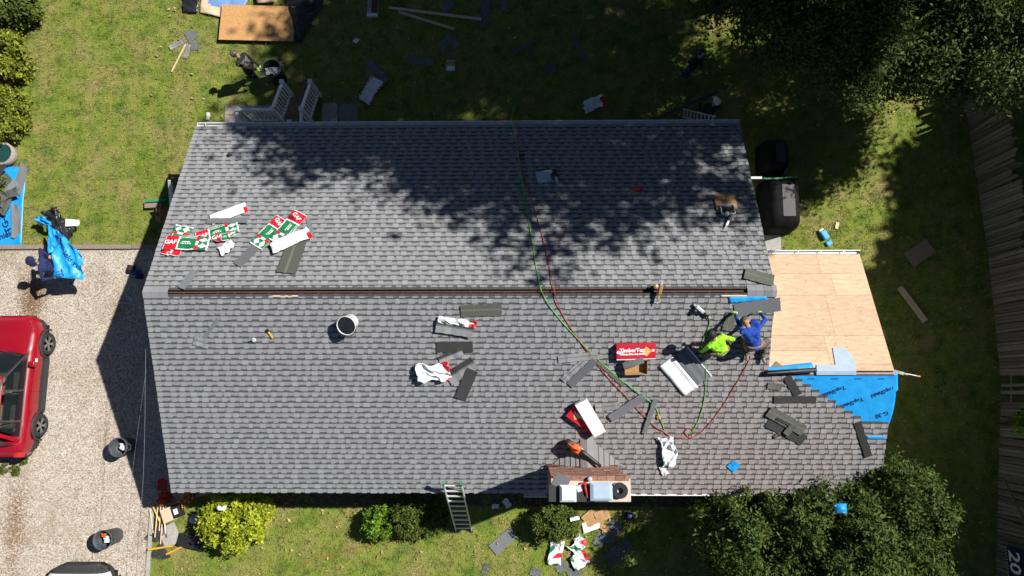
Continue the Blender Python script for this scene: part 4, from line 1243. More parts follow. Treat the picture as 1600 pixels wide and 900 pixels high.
# ------------------------------------------------------------------ sheets
def blue_drape(name, label, cat, poly, hts, mats, parent_M=None, nx=22, ny=16, amp=.05, mi=0, sd=1, lettering=None):
    """poly: 4 world corner points tl,tr,br,bl"""
    tl_, tr_, br_, bl_ = poly
    o0 = (tl_ + br_) / 2; o0 = Vector((o0.x, o0.y, 0))
    t = thing(name, label, cat, Matrix.Translation(o0))
    def pt(u, v):
        p = (bl_ * (1 - u) + br_ * u) * (1 - v) + (tl_ * (1 - u) + tr_ * u) * v - o0
        r = abs(math.sin(u * 5 + v * 7 + sd)) ** 3
        return Vector((p.x, p.y, p.z + amp * (vnoise(u * 4, v * 4, sd) + .5 * vnoise(u * 11, v * 9, sd) + .6 * r) + hts(u, v)))
    MB().sheet(nx, ny, lambda u, v: tuple(pt(u, v)), .004, mi).build('sheet', mats, t, smooth=True)
    if lettering:
        for s, u, v, sz, ang in lettering:
            c = pt(u, v)
            tb = MB(); text_mb(tb, s, sz, TR(c.x, c.y) @ RZ(ang), 0, .004)
            ax = (tr_ - tl_); 
            def hz(x, y):
                best = min(((x - pt(uu / 16, vv / 16).x) ** 2 + (y - pt(uu / 16, vv / 16).y) ** 2, pt(uu / 16, vv / 16).z) for uu in range(17) for vv in range(17))
                return best[1]
            tb.v = [(p[0], p[1], hz(p[0], p[1]) + .03) for p in tb.v]
            tag(tb.build('lettering', 'navy_ink', t), None, None, None, 'stuff')
    return t
blue_drape('debris_sheet', 'bright blue sheet under old shingles at the left edge', 'sheet', [G(-60, 262, .03), G(41, 261, .03), G(35, 386, .03), G(-60, 389, .03)], lambda u, v: 0, ['blue_sheet'], amp=.04, sd=2, lettering=[('TG-30', .72, .32, .3, 118), ('TopShield', .62, .12, .26, 20)])
RD = random.Random(44)
for k, (px_, py_, a, L_, w, kd) in enumerate([(36, 283, 78, 1.0, .33, 'shingle_slate'), (29, 346, 97, 1.0, .3, 'shingle_slate'), (18, 300, 50, .7, .5, 'shingle_slate'), (8, 285, 20, .6, .4, 'shingle_olive'), (15, 322, 70, .6, .35, 'shingle_olive'), (4, 312, -30, .7, .4, 'shingle_slate'), (28, 306, 20, .4, .3, 'shingle_olive'), (12, 272, 60, .5, .2, 'shingle_back')]):
    lb = ['long grey shingle along the right edge of the blue debris sheet', 'lower grey shingle along the right edge of the blue debris sheet', 'broad torn shingle in the middle of the blue debris sheet', 'olive torn shingle in the upper part of the debris sheet', 'olive shingle low in the debris pile', 'grey torn shingle at the left edge of the debris pile', 'small olive scrap beside the long edge shingles', 'black torn scrap at the top of the debris pile'][k]
    o = MB().sheet(6, 4, lambda u, v: ((u - .5) * L_ * (1 - .15 * math.sin(v * 5 + k)), (v - .5) * w * (1 - .2 * vnoise(u * 4, 0, k)), .09 + (.03 * k if k > 1 else 0) + .06 * vnoise(u * 3, v * 3, k)), .006, 0, RD.uniform(.8, 1.5)).build('torn_shingle', kd, M=frame(px_, py_, 'g', a))
    tag(o, lb, 'shingle', 'torn shingles on the debris sheet')
# top: black plastic and blue tarp
blue_drape('black_plastic_sheet', 'narrow black plastic sheet left of the blue tarp', 'sheet', [G(287, -8, .03), G(313, -8, .03), G(309, 21, .03), G(286, 20, .03)], lambda u, v: 0, ['black_sheet'], nx=10, ny=10, amp=.05, sd=5)
blue_drape('blue_tarp', 'faded blue tarp with tan sawdust edge behind the particle board', 'tarp', [G(318, -25, .03), G(400, -25, .03), G(372, 34, .03), G(312, 20, .03)], lambda u, v: 0, ['blue_tarp', 'lumber'], nx=24, ny=18, amp=.05, sd=6, mi=lambda u, v: 1 if (v < .16 + .16 * vnoise(u * 5, 1, 4) and u < .75) or u < .12 + .12 * vnoise(1, v * 6, 3) else 0)
blue_drape('black_tarp', 'rumpled black plastic tarp right of the particle board', 'tarp', [G(446, -20, .03), G(520, -18, .03), G(472, 66, .03), G(459, 67, .03)], lambda u, v: .08 * math.sin(v * 3.1) * math.sin(u * 3.1), ['black_sheet'], nx=20, ny=16, amp=.1, sd=7)
blue_drape('torn_board_piece', 'splintered tan board piece lying on the black tarp', 'board', [G(400, -10, .22), G(436, -12, .22), G(430, 3, .22), G(402, 5, .22)], lambda u, v: 0, ['lumber'], nx=8, ny=4, amp=.01, sd=8)
o = MB().bbox((-1.22, -.61, 0), (1.22, .61, .012), .002).build('particle_board', 'osb', M=frame(402.5, 36, 'g', -2, .16))
tag(o, 'orange brown particle board sheet on the back lawn', 'board')
# lumber
def plank(label, p0, p1, w, h, surf='g', m='lumber', z=.02, name='board'):
    M, L = fseg(p0, p1, surf, 0)
    o = MB().bbox((-L/2, -w/2, 0), (L/2, w/2, h), .004).build(name, m, M=M @ TR(0, 0, z))
    return tag(o, label, 'board')
plank('longer pale board lying on the shaded back lawn', (608, 13), (752, 31), .09, .04)
plank('shorter pale board under the left end of the longer board', (623, 19), (710, 46), .085, .04, z=.0)
plank('pale plank in the sun between house and fence', (1405, 449), (1445, 502), .18, .03)
plank('small wood block on the grass by the blue packet', (1306, 358), (1308, 348), .1, .03)
plank('thin bleached stick under the shingle scraps on the lawn', (269, 113), (291, 70), .04, .03, m='lumber')
o = MB().bbox((-.42, -.25, 0), (.42, .25, .018), .002, 0, .55).build('board', 'plywood', M=frame(1437, 395, 'g', 33, .03))
tag(o, 'weathered plywood square in the shade by the fence', 'board')
t = thing('gutter_offcut', 'white and brown metal trough cut by the top of the picture', 'trough', frame(584, 5, 'g', -2))
MB().box((-.16, -.45, 0), (-.15, .5, .12)).box((-.16, -.45, 0), (.16, .5, .01)).build('trough', 'white_metal', t)
MB().box((-.04, -.42, .011), (.14, .5, .1)).build('wood_insert', 'red_wood', t)
MB().box((-.17, -.52, 0), (.17, -.42, .14)).build('end_cap', 'white_metal', t)
# light sheet with shingles beside the lime worker
t = thing('flashing_sheet', 'pale folded sheet lying in the worker shadow beside the cardboard box', 'sheet', frame(1066, 583, 'f', -50))
MB().sheet(14, 6, lambda u, v: ((u - .5) * 1.05, (v - .5) * .42 - .12, .02 + .03 * vnoise(u * 5, v * 3, 8) + .04 * (v > .9)), .004).build('sheet', 'white_sheet', t, smooth=True)
MB().sheet(10, 4, lambda u, v: ((u - .5) * .98, .1 + v * .4, .03 + .015 * vnoise(u * 3, v * 2, 9)), .005, 0, lambda u, v: .9 + .3 * (int(v * 4) % 2)).build('shingle_stack', 'shingle_slate', t)
MB().box((-.5, .5, .02), (.52, .53, .05)).build('edge_strip', 'white_sheet', t)
t = thing('blue_diamond_tag', 'small blue diamond of underlayment lying on the right of the roof', 'offcut', frame(1146, 728, 'f', 45))
MB().sheet(5, 5, lambda u, v: ((u - .5) * .25, (v - .5) * .25, .014 + .02 * vnoise(u * 3, v * 3, 2)), .003).build('film', 'blue_sheet', t)
# black roll and pale flashing on the wing ridge
t = thing('underlayment_roll', 'black plastic pipe roll lying on the wing ridge', 'roll', Matrix.Translation(S(1232, 580, 'f', .0)))
a, b = S(1195, 583, 'f', .07) - t.location, S(1275, 578, 'f', .09) - t.location
MB().tube([a, a.lerp(b, .5), b], .062, 14).build('roll_body', 'black_plastic', t, smooth=True)
MB().beam(a + Vector((.05, .0, .06)), b + Vector((0, 0, .062)), .03, .006).build('pale_stripe', 'grey_plastic', t)
c = (S(1275, 578, 'f') + S(1338, 580, 'f')) / 2
t = thing('ridge_flashing', 'bent pale blue metal flashing over the wing ridge', 'flashing', Matrix.Translation(c))
q = [S(*p, 'a', .03) - c for p in ((1276, 570), (1338, 571), (1338, 580), (1276, 580))]
q2 = [S(*p, 'f', .03) - c for p in ((1276, 580), (1338, 580), (1338, 586), (1276, 586))]
MB().add(q + [p - Vector((0, 0, .004)) for p in q], [(3, 2, 1, 0), (4, 5, 6, 7)]).add(q2 + [p - Vector((0, 0, .004)) for p in q2], [(3, 2, 1, 0), (4, 5, 6, 7)]).build('ridge_fold', 'pale_blue_metal', t)
q = [S(*p, 'a', .022) - c for p in ((1301, 543), (1320, 543), (1331, 556), (1338, 573), (1306, 573))]
MB().add(q + [p - Vector((0, 0, .004)) for p in q], [(4, 3, 2, 1, 0), (5, 6, 7, 8, 9)] + [(i, (i + 1) % 5, 5 + (i + 1) % 5, 5 + i) for i in range(5)]).build('upstand', 'pale_blue_metal', t)
t = thing('hose_whip', 'thin cable with brass fitting sticking out past the wing ridge end', 'cable', Matrix.Translation(S(1398, 584, 'a')))
a, b = S(1396, 582, 3.55) - t.location, S(1436, 588, 3.35) - t.location
MB().tube(smooth_path([a, a.lerp(b, .5) + Vector((0, .02, -.03)), b], 5), .011, 6).build('cable', 'aluminium', t)
MB().tube([b - (b - a).normalized() * .06, b + (b - a).normalized() * .03], .022, 8).build('fitting', 'brass', t)
MB().tube([a.lerp(b, .45), a.lerp(b, .55)], .02, 8).build('fitting', 'brass', t)
for k in range(4): MB().tube([a + Vector((0, .02 * k, .05)), a + Vector((.28, .02 * k - .06, -.05 + .01 * k))], .006, 5).build('wire', 'aluminium', t)
# ------------------------------------------------------------------ hoses
def hose(label, pts, r, m, name='air_hose'):
    P = []
    for p in pts:
        px_, py_, sf = p[:3]; of = p[3] if len(p) > 3 else .018
        P.append(S(px_, py_, sf, of))
    Q = smooth_path(P, 7)
    o0 = Vector(Q[0])
    o = MB().tube([p - o0 for p in Q], r, 6).build(name, m, None, smooth=True, M=Matrix.Translation(o0))
    return tag(o, label, 'hose', 'air hoses over the roof')
hose('green air hose running from the back lawn over the ridge toward the workers',
     [(868, -8, 'g'), (878, 10, 'g'), (893, 16, 'g'), (908, 12, 'g'), (913, 0, 'g'), (904, -10, 'g'), (911, 12, 'g'), (909, 40, 'g'), (900, 62, 'g'), (886, 80, 'g'), (880, 95, 'g'), (870, 112, 'g'), (840, 138, 'g'), (808, 162, 'g'), (800, 180, 'g', .6), (800, 192, 2.45, .02), (806, 220, 'b'), (812, 255, 'b'), (818, 300, 'b'), (826, 345, 'b'), (833, 390, 'b'), (842, 440, 'b'), (846, 454, HR, .02), (858, 477, 'f'), (880, 505, 'f'), (908, 535, 'f'), (935, 562, 'f'), (970, 593, 'f'), (1000, 614, 'f', .06), (1022, 634, 'f'), (1030, 650, 'f'), (1038, 672, 'f')], .011, 'hose_green')
hose('red air hose running beside the green one over the ridge and down the front slope',
     [(780, 192, 'g'), (800, 172, 'g'), (806, 188, 'g', 1.2), (808, 193, 2.45, .02), (812, 250, 'b'), (822, 285, 'b'), (836, 330, 'b'), (850, 380, 'b'), (859, 420, 'b'), (866, 454, HR, .02), (878, 490, 'f'), (902, 527, 'f'), (925, 558, 'f'), (950, 590, 'f'), (975, 616, 'f'), (1000, 640, 'f', .06), (1020, 664, 'f'), (1036, 674, 'f'), (1048, 682, 'f'), (1066, 684, 'f'), (1080, 680, 'f'), (1083, 673, 'f'), (1076, 669, 'f'), (1070, 676, 'f'), (1080, 684, 'f'), (1100, 671, 'f'), (1125, 640, 'f'), (1150, 600, 'f'), (1166, 572, 'f'), (1173, 556, 'f')], .011, 'hose_red')
hose('green whip hose looping past the lime shirted worker to the nail gun',
     [(1076, 682, 'f'), (1088, 664, 'f'), (1097, 640, 'f'), (1102, 610, 'f'), (1103, 580, 'f', .05), (1100, 560, 'f', .05), (1096, 545, 'f', .05), (1100, 528, 'f'), (1106, 515, 'f'), (1109, 502, 'f'), (1106, 494, 'f'), (1102, 490, 'f')], .01, 'hose_green')
hose('brown extension cord lying faintly across the front lawn', [(462, 892, 'g'), (485, 876, 'g'), (520, 866, 'g'), (560, 856, 'g'), (600, 846, 'g'), (640, 842, 'g')], .009, 'hose_red', 'extension_cord')
t = thing('hose_coupling', 'brass coupling on the green hose above the twisted wrapper', 'coupling', frame(1029, 650, 'f', -65))
MB().tube([(-.07, 0, .03), (.07, 0, .03)], .026, 8).build('coupling_body', 'brass', t); MB().box((-.03, -.05, .01), (.05, .03, .04)).build('coupling_lever', 'yellow_plastic', t)
# ------------------------------------------------------------------ tools
def nailgun(label, px, py, surf, ang, off, mats):
    t = thing('nail_gun', label, 'nail gun', frame(px, py, surf, ang, off))
    MB().bbox((-.05, -.045, .02), (.2, .045, .11), .02).build('motor_head', mats[0], t, smooth=True)
    MB().lathe([(.055, 0), (.06, .03), (.06, .08), (.05, .1)], 14, 0, 1, TR(.13, .12, 0)).build('coil_magazine', mats[1], t, smooth=True)
    MB().bbox((-.22, -.03, .03), (-.04, .03, .08), .015).build('handle', mats[1], t, smooth=True)
    MB().box((.2, -.02, .01), (.27, .02, .07)).build('nose', 'aluminium', t)
    MB().tube([(-.22, 0, .055), (-.29, 0, .05)], .014, 6).build('air_inlet', 'aluminium', t)
    return t
nailgun('tan nail gun straddling the ridge slot', 1030, 456, 'f', 80, .06, ('leather', 'brass'))
nailgun('silver and black nail gun above the lime shirted worker', 1096, 485, 'f', 140, .01, ('aluminium', 'black_plastic'))
nailgun('black nail gun beside the pale blue box in the tree shade', 868, 276, 'b', 100, .01, ('black_plastic', 'aluminium'))
nailgun('dark nail gun tucked beside the nail tray near the right rake', 1139, 345, 'b', 60, .01, ('grey_plastic', 'white_metal'))
t = thing('utility_knife', 'yellow and black utility knife on the left of the front slope', 'knife', frame(423, 523, 'f', -60, .01))
MB().bbox((-.1, -.022, 0), (.1, .022, .03), .008).build('grip', 'yellow_plastic', t); MB().bbox((-.17, -.035, 0), (-.09, .035, .035), .008).build('blade_holder', 'black_plastic', t)
t = thing('tape_measure', 'round black and white tape on the left of the front slope', 'tape', frame(397, 531, 'f', 0, .0))
MB().lathe([(.05, 0), (.06, .01), (.06, .04), (.02, .05), (0, .05)], 14).build('tape_case', 'aluminium', t, smooth=True)
MB().tube([(-.02, 0, .03), (-.1, -.04, .02), (-.14, -.05, .01)], .018, 6).build('tape_tongue', 'black_plastic', t)
t = thing('hook_blade', 'red handled tool in the tree shade of the back slope', 'tool', frame(996, 296, 'b', -8, .008))
MB().prism([(-.12, .04), (.03, .05), (.16, 0), (.03, -.06), (-.1, -.05)], 0, .035).build('grip', 'red_plastic', t); MB().box((-.2, -.015, 0), (-.1, .015, .02)).build('blade', 'dark_metal', t)
t = thing('roof_bracket', 'small black roof bracket beside the green hose on the back slope', 'bracket', frame(815, 246, 'b', 0, .0))
MB().box((-.05, -.09, .0), (.07, -.05, .05)).box((-.05, .06, 0), (.08, .09, .05)).box((-.06, -.09, 0), (-.03, .09, .06)).build('bracket', 'dark_metal', t)
t = thing('pink_glove', 'pink and black glove at the lower end of the slanting pile', 'glove', frame(1212, 681, 'f', 30, .0))
MB().bbox((-.07, -.05, .0), (.05, .05, .04), .018).build('palm', 'cloth_tan', t, smooth=True)
for k in range(4): MB().tube([(.04, -.04 + .026 * k, .02), (.1, -.045 + .03 * k, .02), (.125, -.045 + .03 * k, .012)], .012, 6).build('finger', 'cloth_tan' if k else 'cloth_black', t, smooth=True)
# leaf blower
t = thing('leaf_blower', 'orange and black leaf blower resting on the chimney saddle', 'leaf blower', frame(905, 704, A.z, -33, .1))
MB().bbox((-.24, -.11, -.05), (.02, .11, .17), .06).build('motor_housing', 'orange_plastic', t, smooth=True)
MB().bbox((-.42, -.1, -.08), (-.2, .1, .12), .05).build('engine_cover', 'black_plastic', t, smooth=True)
MB().tube(smooth_path([(-.36, 0, .12), (-.3, 0, .25), (-.12, 0, .26), (-.02, 0, .16)], 4), .024, 8).build('handle', 'orange_plastic', t, smooth=True)
MB().tube([(0, 0, .05), (.12, .01, .05), (.3, .0, .03), (.5, -.02, .015), (.66, -.03, .01)], [.075, .06, .055, .05, .04], 12).build('blower_tube', 'black_plastic', t, smooth=True)
MB().lathe([(.05, 0), (.05, .03), (.0, .035)], 12, 0, 1, TR(.02, .09, .0) @ RX(90)).build('fuel_cap', 'white_metal', t)
# bucket
t = thing('bucket', 'tipped white bucket with black inside on the front slope', 'bucket', frame(549, 502, 'f', 0, .02) @ RX(2) @ RY(-9) @ Matrix.Scale(1.55, 4))
MB().lathe([(.12, 0), (.13, .02), (.15, .2), (.156, .205), (.156, .22), (.149, .22), (.14, .16), (.128, .03), (0, .03)], 24).build('bucket_shell', 'white_metal', t, smooth=True)
MB().lathe([(.147, .205), (.06, .203), (.05, .18), (0, .18)], 20).build('tar', 'black_sheet', t)
MB().tube(smooth_path([(-.16, 0, .2), (-.12, -.13, .21), (0, -.17, .22), (.12, -.13, .21), (.16, 0, .2)], 5), .006, 5).build('bail_handle', 'dark_metal', t)
# ------------------------------------------------------------------ chimney top
t = thing('square_cap', 'white square flue cap on the left of the chimney', 'flue cap', frame(887, 770, CZ, 0, 0))
def cap_mesh(w, d, h, m, t):
    MB().add([(-w, -d, .1), (w, -d, .1), (w, d, .1), (-w, d, .1), (-w * .72, -d * .72, h), (w * .72, -d * .72, h), (w * .72, d * .72, h), (-w * .72, d * .72, h)], [(0, 1, 5, 4), (1, 2, 6, 5), (2, 3, 7, 6), (3, 0, 4, 7), (4, 5, 6, 7), (3, 2, 1, 0)]).build('hood', m, t)
    for a in (-1, 1):
        for b in (-1, 1): MB().box((a * w * .8 - .012, b * d * .8 - .012, 0), (a * w * .8 + .012, b * d * .8 + .012, .1)).build('support', 'aluminium', t)
    MB().box((-w * .7, -d * .7, 0), (w * .7, d * .7, .06)).build('flue_tile', 'brick_red', t)
cap_mesh(.185, .185, .16, 'white_sheet', t)
t = thing('broad_cap', 'wide pale blue flue cap on the right of the chimney', 'flue cap', frame(939, 767, CZ, 0, 0))
cap_mesh(.25, .2, .14, 'pale_blue_metal', t)
t = thing('mastic_roll', 'black ring of flashing tape at the right end of the chimney', 'roll', frame(968, 766, CZ, 0, .0))
MB().lathe([(.065, .0), (.17, 0), (.175, .02), (.175, .1), (.165, .11), (.07, .11), (.065, .1), (.065, .0)], 26).build('tape_ring', 'black_plastic', t, smooth=False)
MB().beam((-.1, .15, .09), (-.32, .1, .13), .05, .012).build('tape_end', 'black_plastic', t)
o = MB().sheet(4, 4, lambda u, v: ((u - .5) * .34, (v - .5) * .3, .02 + .03 * u), .008).build('slate_offcut', 'shingle_slate', M=frame(877, 752, CZ, -25, .0))
tag(o, 'square grey offcut leaning on the back left of the chimney', 'offcut')
o = MB().sheet(6, 4, lambda u, v: ((u - .5) * 1.02, (v - .5) * .36, .006 + .004 * vnoise(u * 4, v * 4, 1)), .005).build('black_membrane', 'shingle_back', M=frame(893, 771, CZ, 0, .0))
tag(o, 'black membrane strip laid over the left of the chimney crown', 'membrane')
t = thing('caulk_gun', 'red caulk gun lying between the two flue caps', 'caulk gun', frame(915, 764, CZ, -80, .02))
MB().tube([(-.12, 0, .03), (.14, 0, .03)], .024, 8).build('barrel', 'red_plastic', t, smooth=True); MB().box((-.16, -.09, .01), (-.12, .03, .04)).build('trigger', 'red_plastic', t); MB().tube([(.14, 0, .03), (.2, 0, .03)], [.012, .004], 6).build('nozzle', 'brick_red', t)
t = thing('glass_jar', 'clear glass jar standing behind the caulk gun', 'jar', frame(921, 748, CZ, 0, .0))
MB().lathe([(.05, 0), (.055, .02), (.055, .1), (.045, .12)], 14).build('jar_glass', 'pale_blue_metal', t, smooth=True)
t = thing('small_tin', 'small grey tin left of the caulk gun', 'tin', frame(904, 763, CZ, 20, .0))
MB().bbox((-.05, -.07, 0), (.05, .07, .09), .01).build('tin_body', 'aluminium', t)
# ------------------------------------------------------------------ ladders
def ladder(name, label, base, top, wdir, w=.42, nr=9, tips=None, rail=.035):
    base, top, wd = Vector(base), Vector(top), Vector(wdir).normalized()
    t = thing(name, label, 'ladder', Matrix.Translation(base), 'aluminium ladders')
    d = top - base
    nrm = d.normalized().cross(wd)
    for s in (-1, 1):
        MB().beam(wd * s * w / 2, d + wd * s * w / 2, .03, .075, 0, 1, nrm.cross(d.normalized()).cross(d.normalized()) if False else nrm).build('side_rail', 'aluminium', t)
        if tips: MB().beam(d * .985 + wd * s * w / 2, d * 1.02 + wd * s * w / 2, .05, .09, 0, 1, nrm).build('rail_tip', tips, t)
        MB().box((-.04, -.05, -.002), (.04, .05, .03), 0, 1, Matrix.Translation(wd * s * w / 2)).build('foot', 'black_plastic', t)
    for k in range(nr):
        p = d * ((k + .6) / nr)
        MB().beam(p - wd * w / 2, p + wd * w / 2, .05, .035, 0, 1, nrm).build('rung', 'aluminium', t)
    return t
ladder('leaning_ladder', 'aluminium ladder with green tips leaning on the front eave', G(725, 829, .02), G(707, 756, 3.0), (1, 0, 0), .46, 10, 'green_plastic')
ladder('back_ladder', 'aluminium ladder leaning on the back eave beside the shaded worker', G(1066, 176, .02), G(1116, 189, 2.75), (.1, 1, 0), .26, 9)
t = ladder('gable_ladder', 'folded aluminium ladder propped against the left gable wall', G(272, 372, .05), G(266, 284, 1.5), (.3, 0, 1), .3, 9)
t = thing('green_crate', 'green and wooden crate ends beside the ladder at the left gable', 'crate', frame(246, 318, 'g', 3, 0))
MB().bbox((-.3, 0, 0), (.35, .09, .2), .02).build('green_tub', 'green_plastic', t); MB().bbox((-.33, -.17, 0), (.2, -.02, .16), .01).build('wood_block', 'old_wood', t)
t = thing('orange_level', 'tan case standing by the left gable wall', 'case', frame(262, 342, 'g', 0, 0))
MB().bbox((-.08, -.18, 0), (.08, .18, .6), .02).build('case_body', 'leather', t); MB().box((-.03, -.04, .6), (.03, .04, .63)).build('case_latch', 'dark_metal', t)
# ------------------------------------------------------------------ deck and stairs
DZ, RH = .85, .92
pL = G(371, 171, DZ + RH); pC = G(425, 171, DZ + RH); pR = G(471, 171, DZ + RH)
nl_, nr_ = G(441, 132, .5 + RH * .62), G(484, 131, .5 + RH * .62)
dy = (pC.y + pR.y) / 2
deck = thing('back_deck', 'small back deck with white baluster railings and brown stairs', 'deck', Matrix.Translation((pC.x, dy, 0)))
O_ = deck.location
def rel(v): return Vector(v) - O_
xl, xc, xr = pL.x, pC.x, pR.x
y0 = YB - .4
nb_ = 6
for k in range(nb_):
    ya = dy - (k + 1) * (dy - y0) / nb_; yb = ya + (dy - y0) / nb_ - .012
    MB().bbox((xl - O_.x, ya - O_.y, DZ - .03), (xr - O_.x, yb - O_.y, DZ), .004, 0, random.uniform(.8, 1.15)).build('deck_board', 'deck_wood', deck)
MB().box((xl - O_.x, dy - O_.y - .04, .3), (xr - O_.x, dy - O_.y, DZ - .035)).build('skirt', 'white_paint', deck)
ns = 5
sx0, sx1 = xc + .03, xr - .03
ye = (nl_.y + nr_.y) / 2 + .12
for k in range(ns):
    z = DZ - (k + 1) * DZ / (ns + .5); ya = dy + k * (ye - dy) / ns
    MB().bbox((sx0 - O_.x, ya - O_.y, z - .035), (sx1 - O_.x, ya + (ye - dy) / ns - O_.y + .01, z), .006, 0, random.uniform(.8, 1.15)).build('stair_tread', 'deck_wood', deck)
def post(x, y, zb_, zt, w=.1):
    p = MB().box((x - w / 2 - O_.x, y - w / 2 - O_.y, zb_), (x + w / 2 - O_.x, y + w / 2 - O_.y, zt)).build('post', 'white_paint', deck)
    MB().bbox((x - w * .68 - O_.x, y - w * .68 - O_.y, zt), (x + w * .68 - O_.x, y + w * .68 - O_.y, zt + .045), .012).build('post_cap', 'white_paint', p)
def railing(a, b, za, zb_, n):
    a, b = Vector(a), Vector(b)
    A0, B0 = Vector((a.x, a.y, za + RH)) - O_, Vector((b.x, b.y, zb_ + RH)) - O_
    MB().beam(A0, B0, .09, .045).build('top_rail', 'white_paint', deck)
    A1, B1 = A0 - Vector((0, 0, RH - .1)), B0 - Vector((0, 0, RH - .1))
    MB().beam(A1, B1, .06, .045).build('bottom_rail', 'white_paint', deck)
    for k in range(n):
        f = (k + .7) / (n + .4)
        MB().beam(A0.lerp(B0, f), A1.lerp(B1, f), .035, .035).build('baluster', 'white_paint', deck)
lw = Vector((xc, ye - .05, 0)); rw = Vector((xr, ye - .05, 0))
zlow = .12
post(xl, dy, 0, DZ + RH + .03); post(xc, dy, 0, DZ + RH + .03); post(xr, dy, 0, DZ + RH + .03)
post(lw.x, lw.y, 0, zlow + RH + .05); post(rw.x, rw.y, 0, zlow + RH + .05); post(xl, y0 + .1, 0, DZ + RH + .03); post(xr, y0 + .1, 0, DZ + RH + .03)
railing((xl, dy, 0), (xc, dy, 0), DZ, DZ, 8)
railing((xl, dy, 0), (xl, y0 + .1, 0), DZ, DZ, 6)
railing((xr, dy, 0), (xr, y0 + .1, 0), DZ, DZ, 6)
railing((xc, dy, 0), (lw.x, lw.y, 0), DZ, zlow, 8)
railing((xr, dy, 0), (rw.x, rw.y, 0), DZ, zlow, 8)
MB().sheet(6, 4, lambda u, v: (sx0 - O_.x + .1 + u * .3, dy - O_.y - .25 + v * .3, DZ + .012 + .03 * vnoise(u * 3, v * 3, 2)), .004, lambda u, v: 1 if u > .5 else 0).build('torn_film', ['paper_white', 'wrap_green'], deck)
# ------------------------------------------------------------------ bins
def bin_(label, base, m, H=.72, r=.3, tilt=None, content=True, rim='grey_plastic'):
    t = thing('trash_can', label, 'trash can', Matrix.Translation(base), 'round trash cans')
    MB().lathe([(r * .82, 0), (r * .84, .02), (r * .97, H - .05), (r * 1.05, H - .04), (r * 1.06, H), (r * .97, H), (r * .93, H - .06), (r * .8, .04), (0, .04)], 30).build('can_body', m, t, smooth=True)
    MB().lathe([(r * .98, H - .005), (r * 1.08, H - .005), (r * 1.08, H + .015), (r * .98, H + .015), (r * .98, H - .005)], 30).build('rim', rim, t)
    for s in (-1, 1):
        MB().tube(smooth_path([(s * r * 1.02, -.09, H - .06), (s * (r * 1.02 + .06), -.06, H - .07), (s * (r * 1.02 + .06), .06, H - .07), (s * r * 1.02, .09, H - .06)], 3), .014, 6).build('handle', m, t)
    return t
def paper_in(base, H, lb, m='paper_white', dx=0, dy_=0, s=.18, sd=1):
    b = base
    o = MB().sheet(7, 7, lambda u, v: ((u - .5) * s * 1.4, (v - .5) * s * 1.2, .12 * vnoise(u * 3, v * 3, sd) + .05 * vnoise(u * 8, v * 8, sd)), .004).build('paper_scrap', m, M=Matrix.Translation((b.x + dx, b.y + dy_, H)))
    tag(o, lb, 'paper', 'paper scraps')
cb = G(437, 124)
t = bin_('black trash can beside the worker on the back lawn', cb, 'black_plastic', .8, .29)
paper_in(cb, .55, 'folded white paper at the left inside the can on the back lawn', dx=-.09, s=.2, sd=3); paper_in(cb, .56, 'crumpled white paper at the right inside the can on the back lawn', dx=.12, s=.16, sd=4)
c2 = G(204, 696)
t = bin_('dark grey trash can at the tip of the house shadow', c2, 'grey_plastic', .66, .26); paper_in(c2, .38, 'pale crumpled paper inside the can at the shadow edge', dx=.06, s=.17, sd=5)
c3 = G(182, 836)
t = bin_('blue grey trash can standing in the sun on the lower gravel', c3, 'grey_plastic', .7, .26); paper_in(c3, .5, 'white paper inside the can on the lower gravel', dx=.05, s=.15, sd=6); paper_in(c3, .5, 'orange scrap inside the can on the lower gravel', 'orange_plastic', dx=-.03, dy_=.1, s=.1, sd=7)
t = thing('planter_tub', 'round stone tub of dark water at the left edge', 'tub', Matrix.Translation(G(14, 245)))
MB().lathe([(.3, 0), (.34, .05), (.38, .34), (.33, .36), (.29, .3), (.27, .05), (0, .05)], 24).build('tub_body', 'paver', t, smooth=True); MB().lathe([(.3, .29), (0, .29)], 24).build('water', 'water_green', t)
# ------------------------------------------------------------------ grills under covers
def cover(name, label, x0, x1, y0, y1, h, strap, peak):
    c = Vector(((x0 + x1) / 2, (y0 + y1) / 2, 0)); t = thing(name, label, 'grill', Matrix.Translation(c), 'covered grills')
    W, D = x1 - x0, y1 - y0
    def ring(f, z, jit):
        P = []
        for k in range(28):
            a = 2 * math.pi * k / 28
            ca, sa = math.cos(a), math.sin(a)
            e = .32
            x = math.copysign(abs(ca) ** e, ca) * W / 2 * f; y = math.copysign(abs(sa) ** e, sa) * D / 2 * f
            P.append((x * (1 + jit * math.sin(k * 3.7)), y * (1 + jit * math.cos(k * 2.9)), z))
        return P
    rings = [ring(1.04, .02, .03), ring(1.0, h * .45, .02), ring(.96, h * .78, .01), ring(.8, h * .96, .008), ring(.5, h * peak, .004)]
    vs_ = [p for r_ in rings for p in r_]; fs_ = []
    for i in range(4):
        for j in range(28): fs_.append((i * 28 + j, i * 28 + (j + 1) % 28, (i + 1) * 28 + (j + 1) % 28, (i + 1) * 28 + j))
    fs_.append(tuple(4 * 28 + j for j in range(28)))
    MB().add(vs_, fs_).build('fabric_cover', 'black_cover', t, smooth=True)
    MB().box((-W * .1, -D * .3, h * peak + .002), (W * .26, D * .3, h * peak + .01)).build('top_panel', 'dark_metal', t)
    MB().box((W * .47, -.2, h * .5), (W * .52, .2, h * .58)).build('side_handle', 'dark_metal', t)
    for k in range(4): MB().box((-W * .4 + (k % 2) * W * .75, -D * .42 + (k // 2) * D * .8, 0), (-W * .35 + (k % 2) * W * .75, -D * .37 + (k // 2) * D * .8, h * .5)).build('leg', 'dark_metal', t)
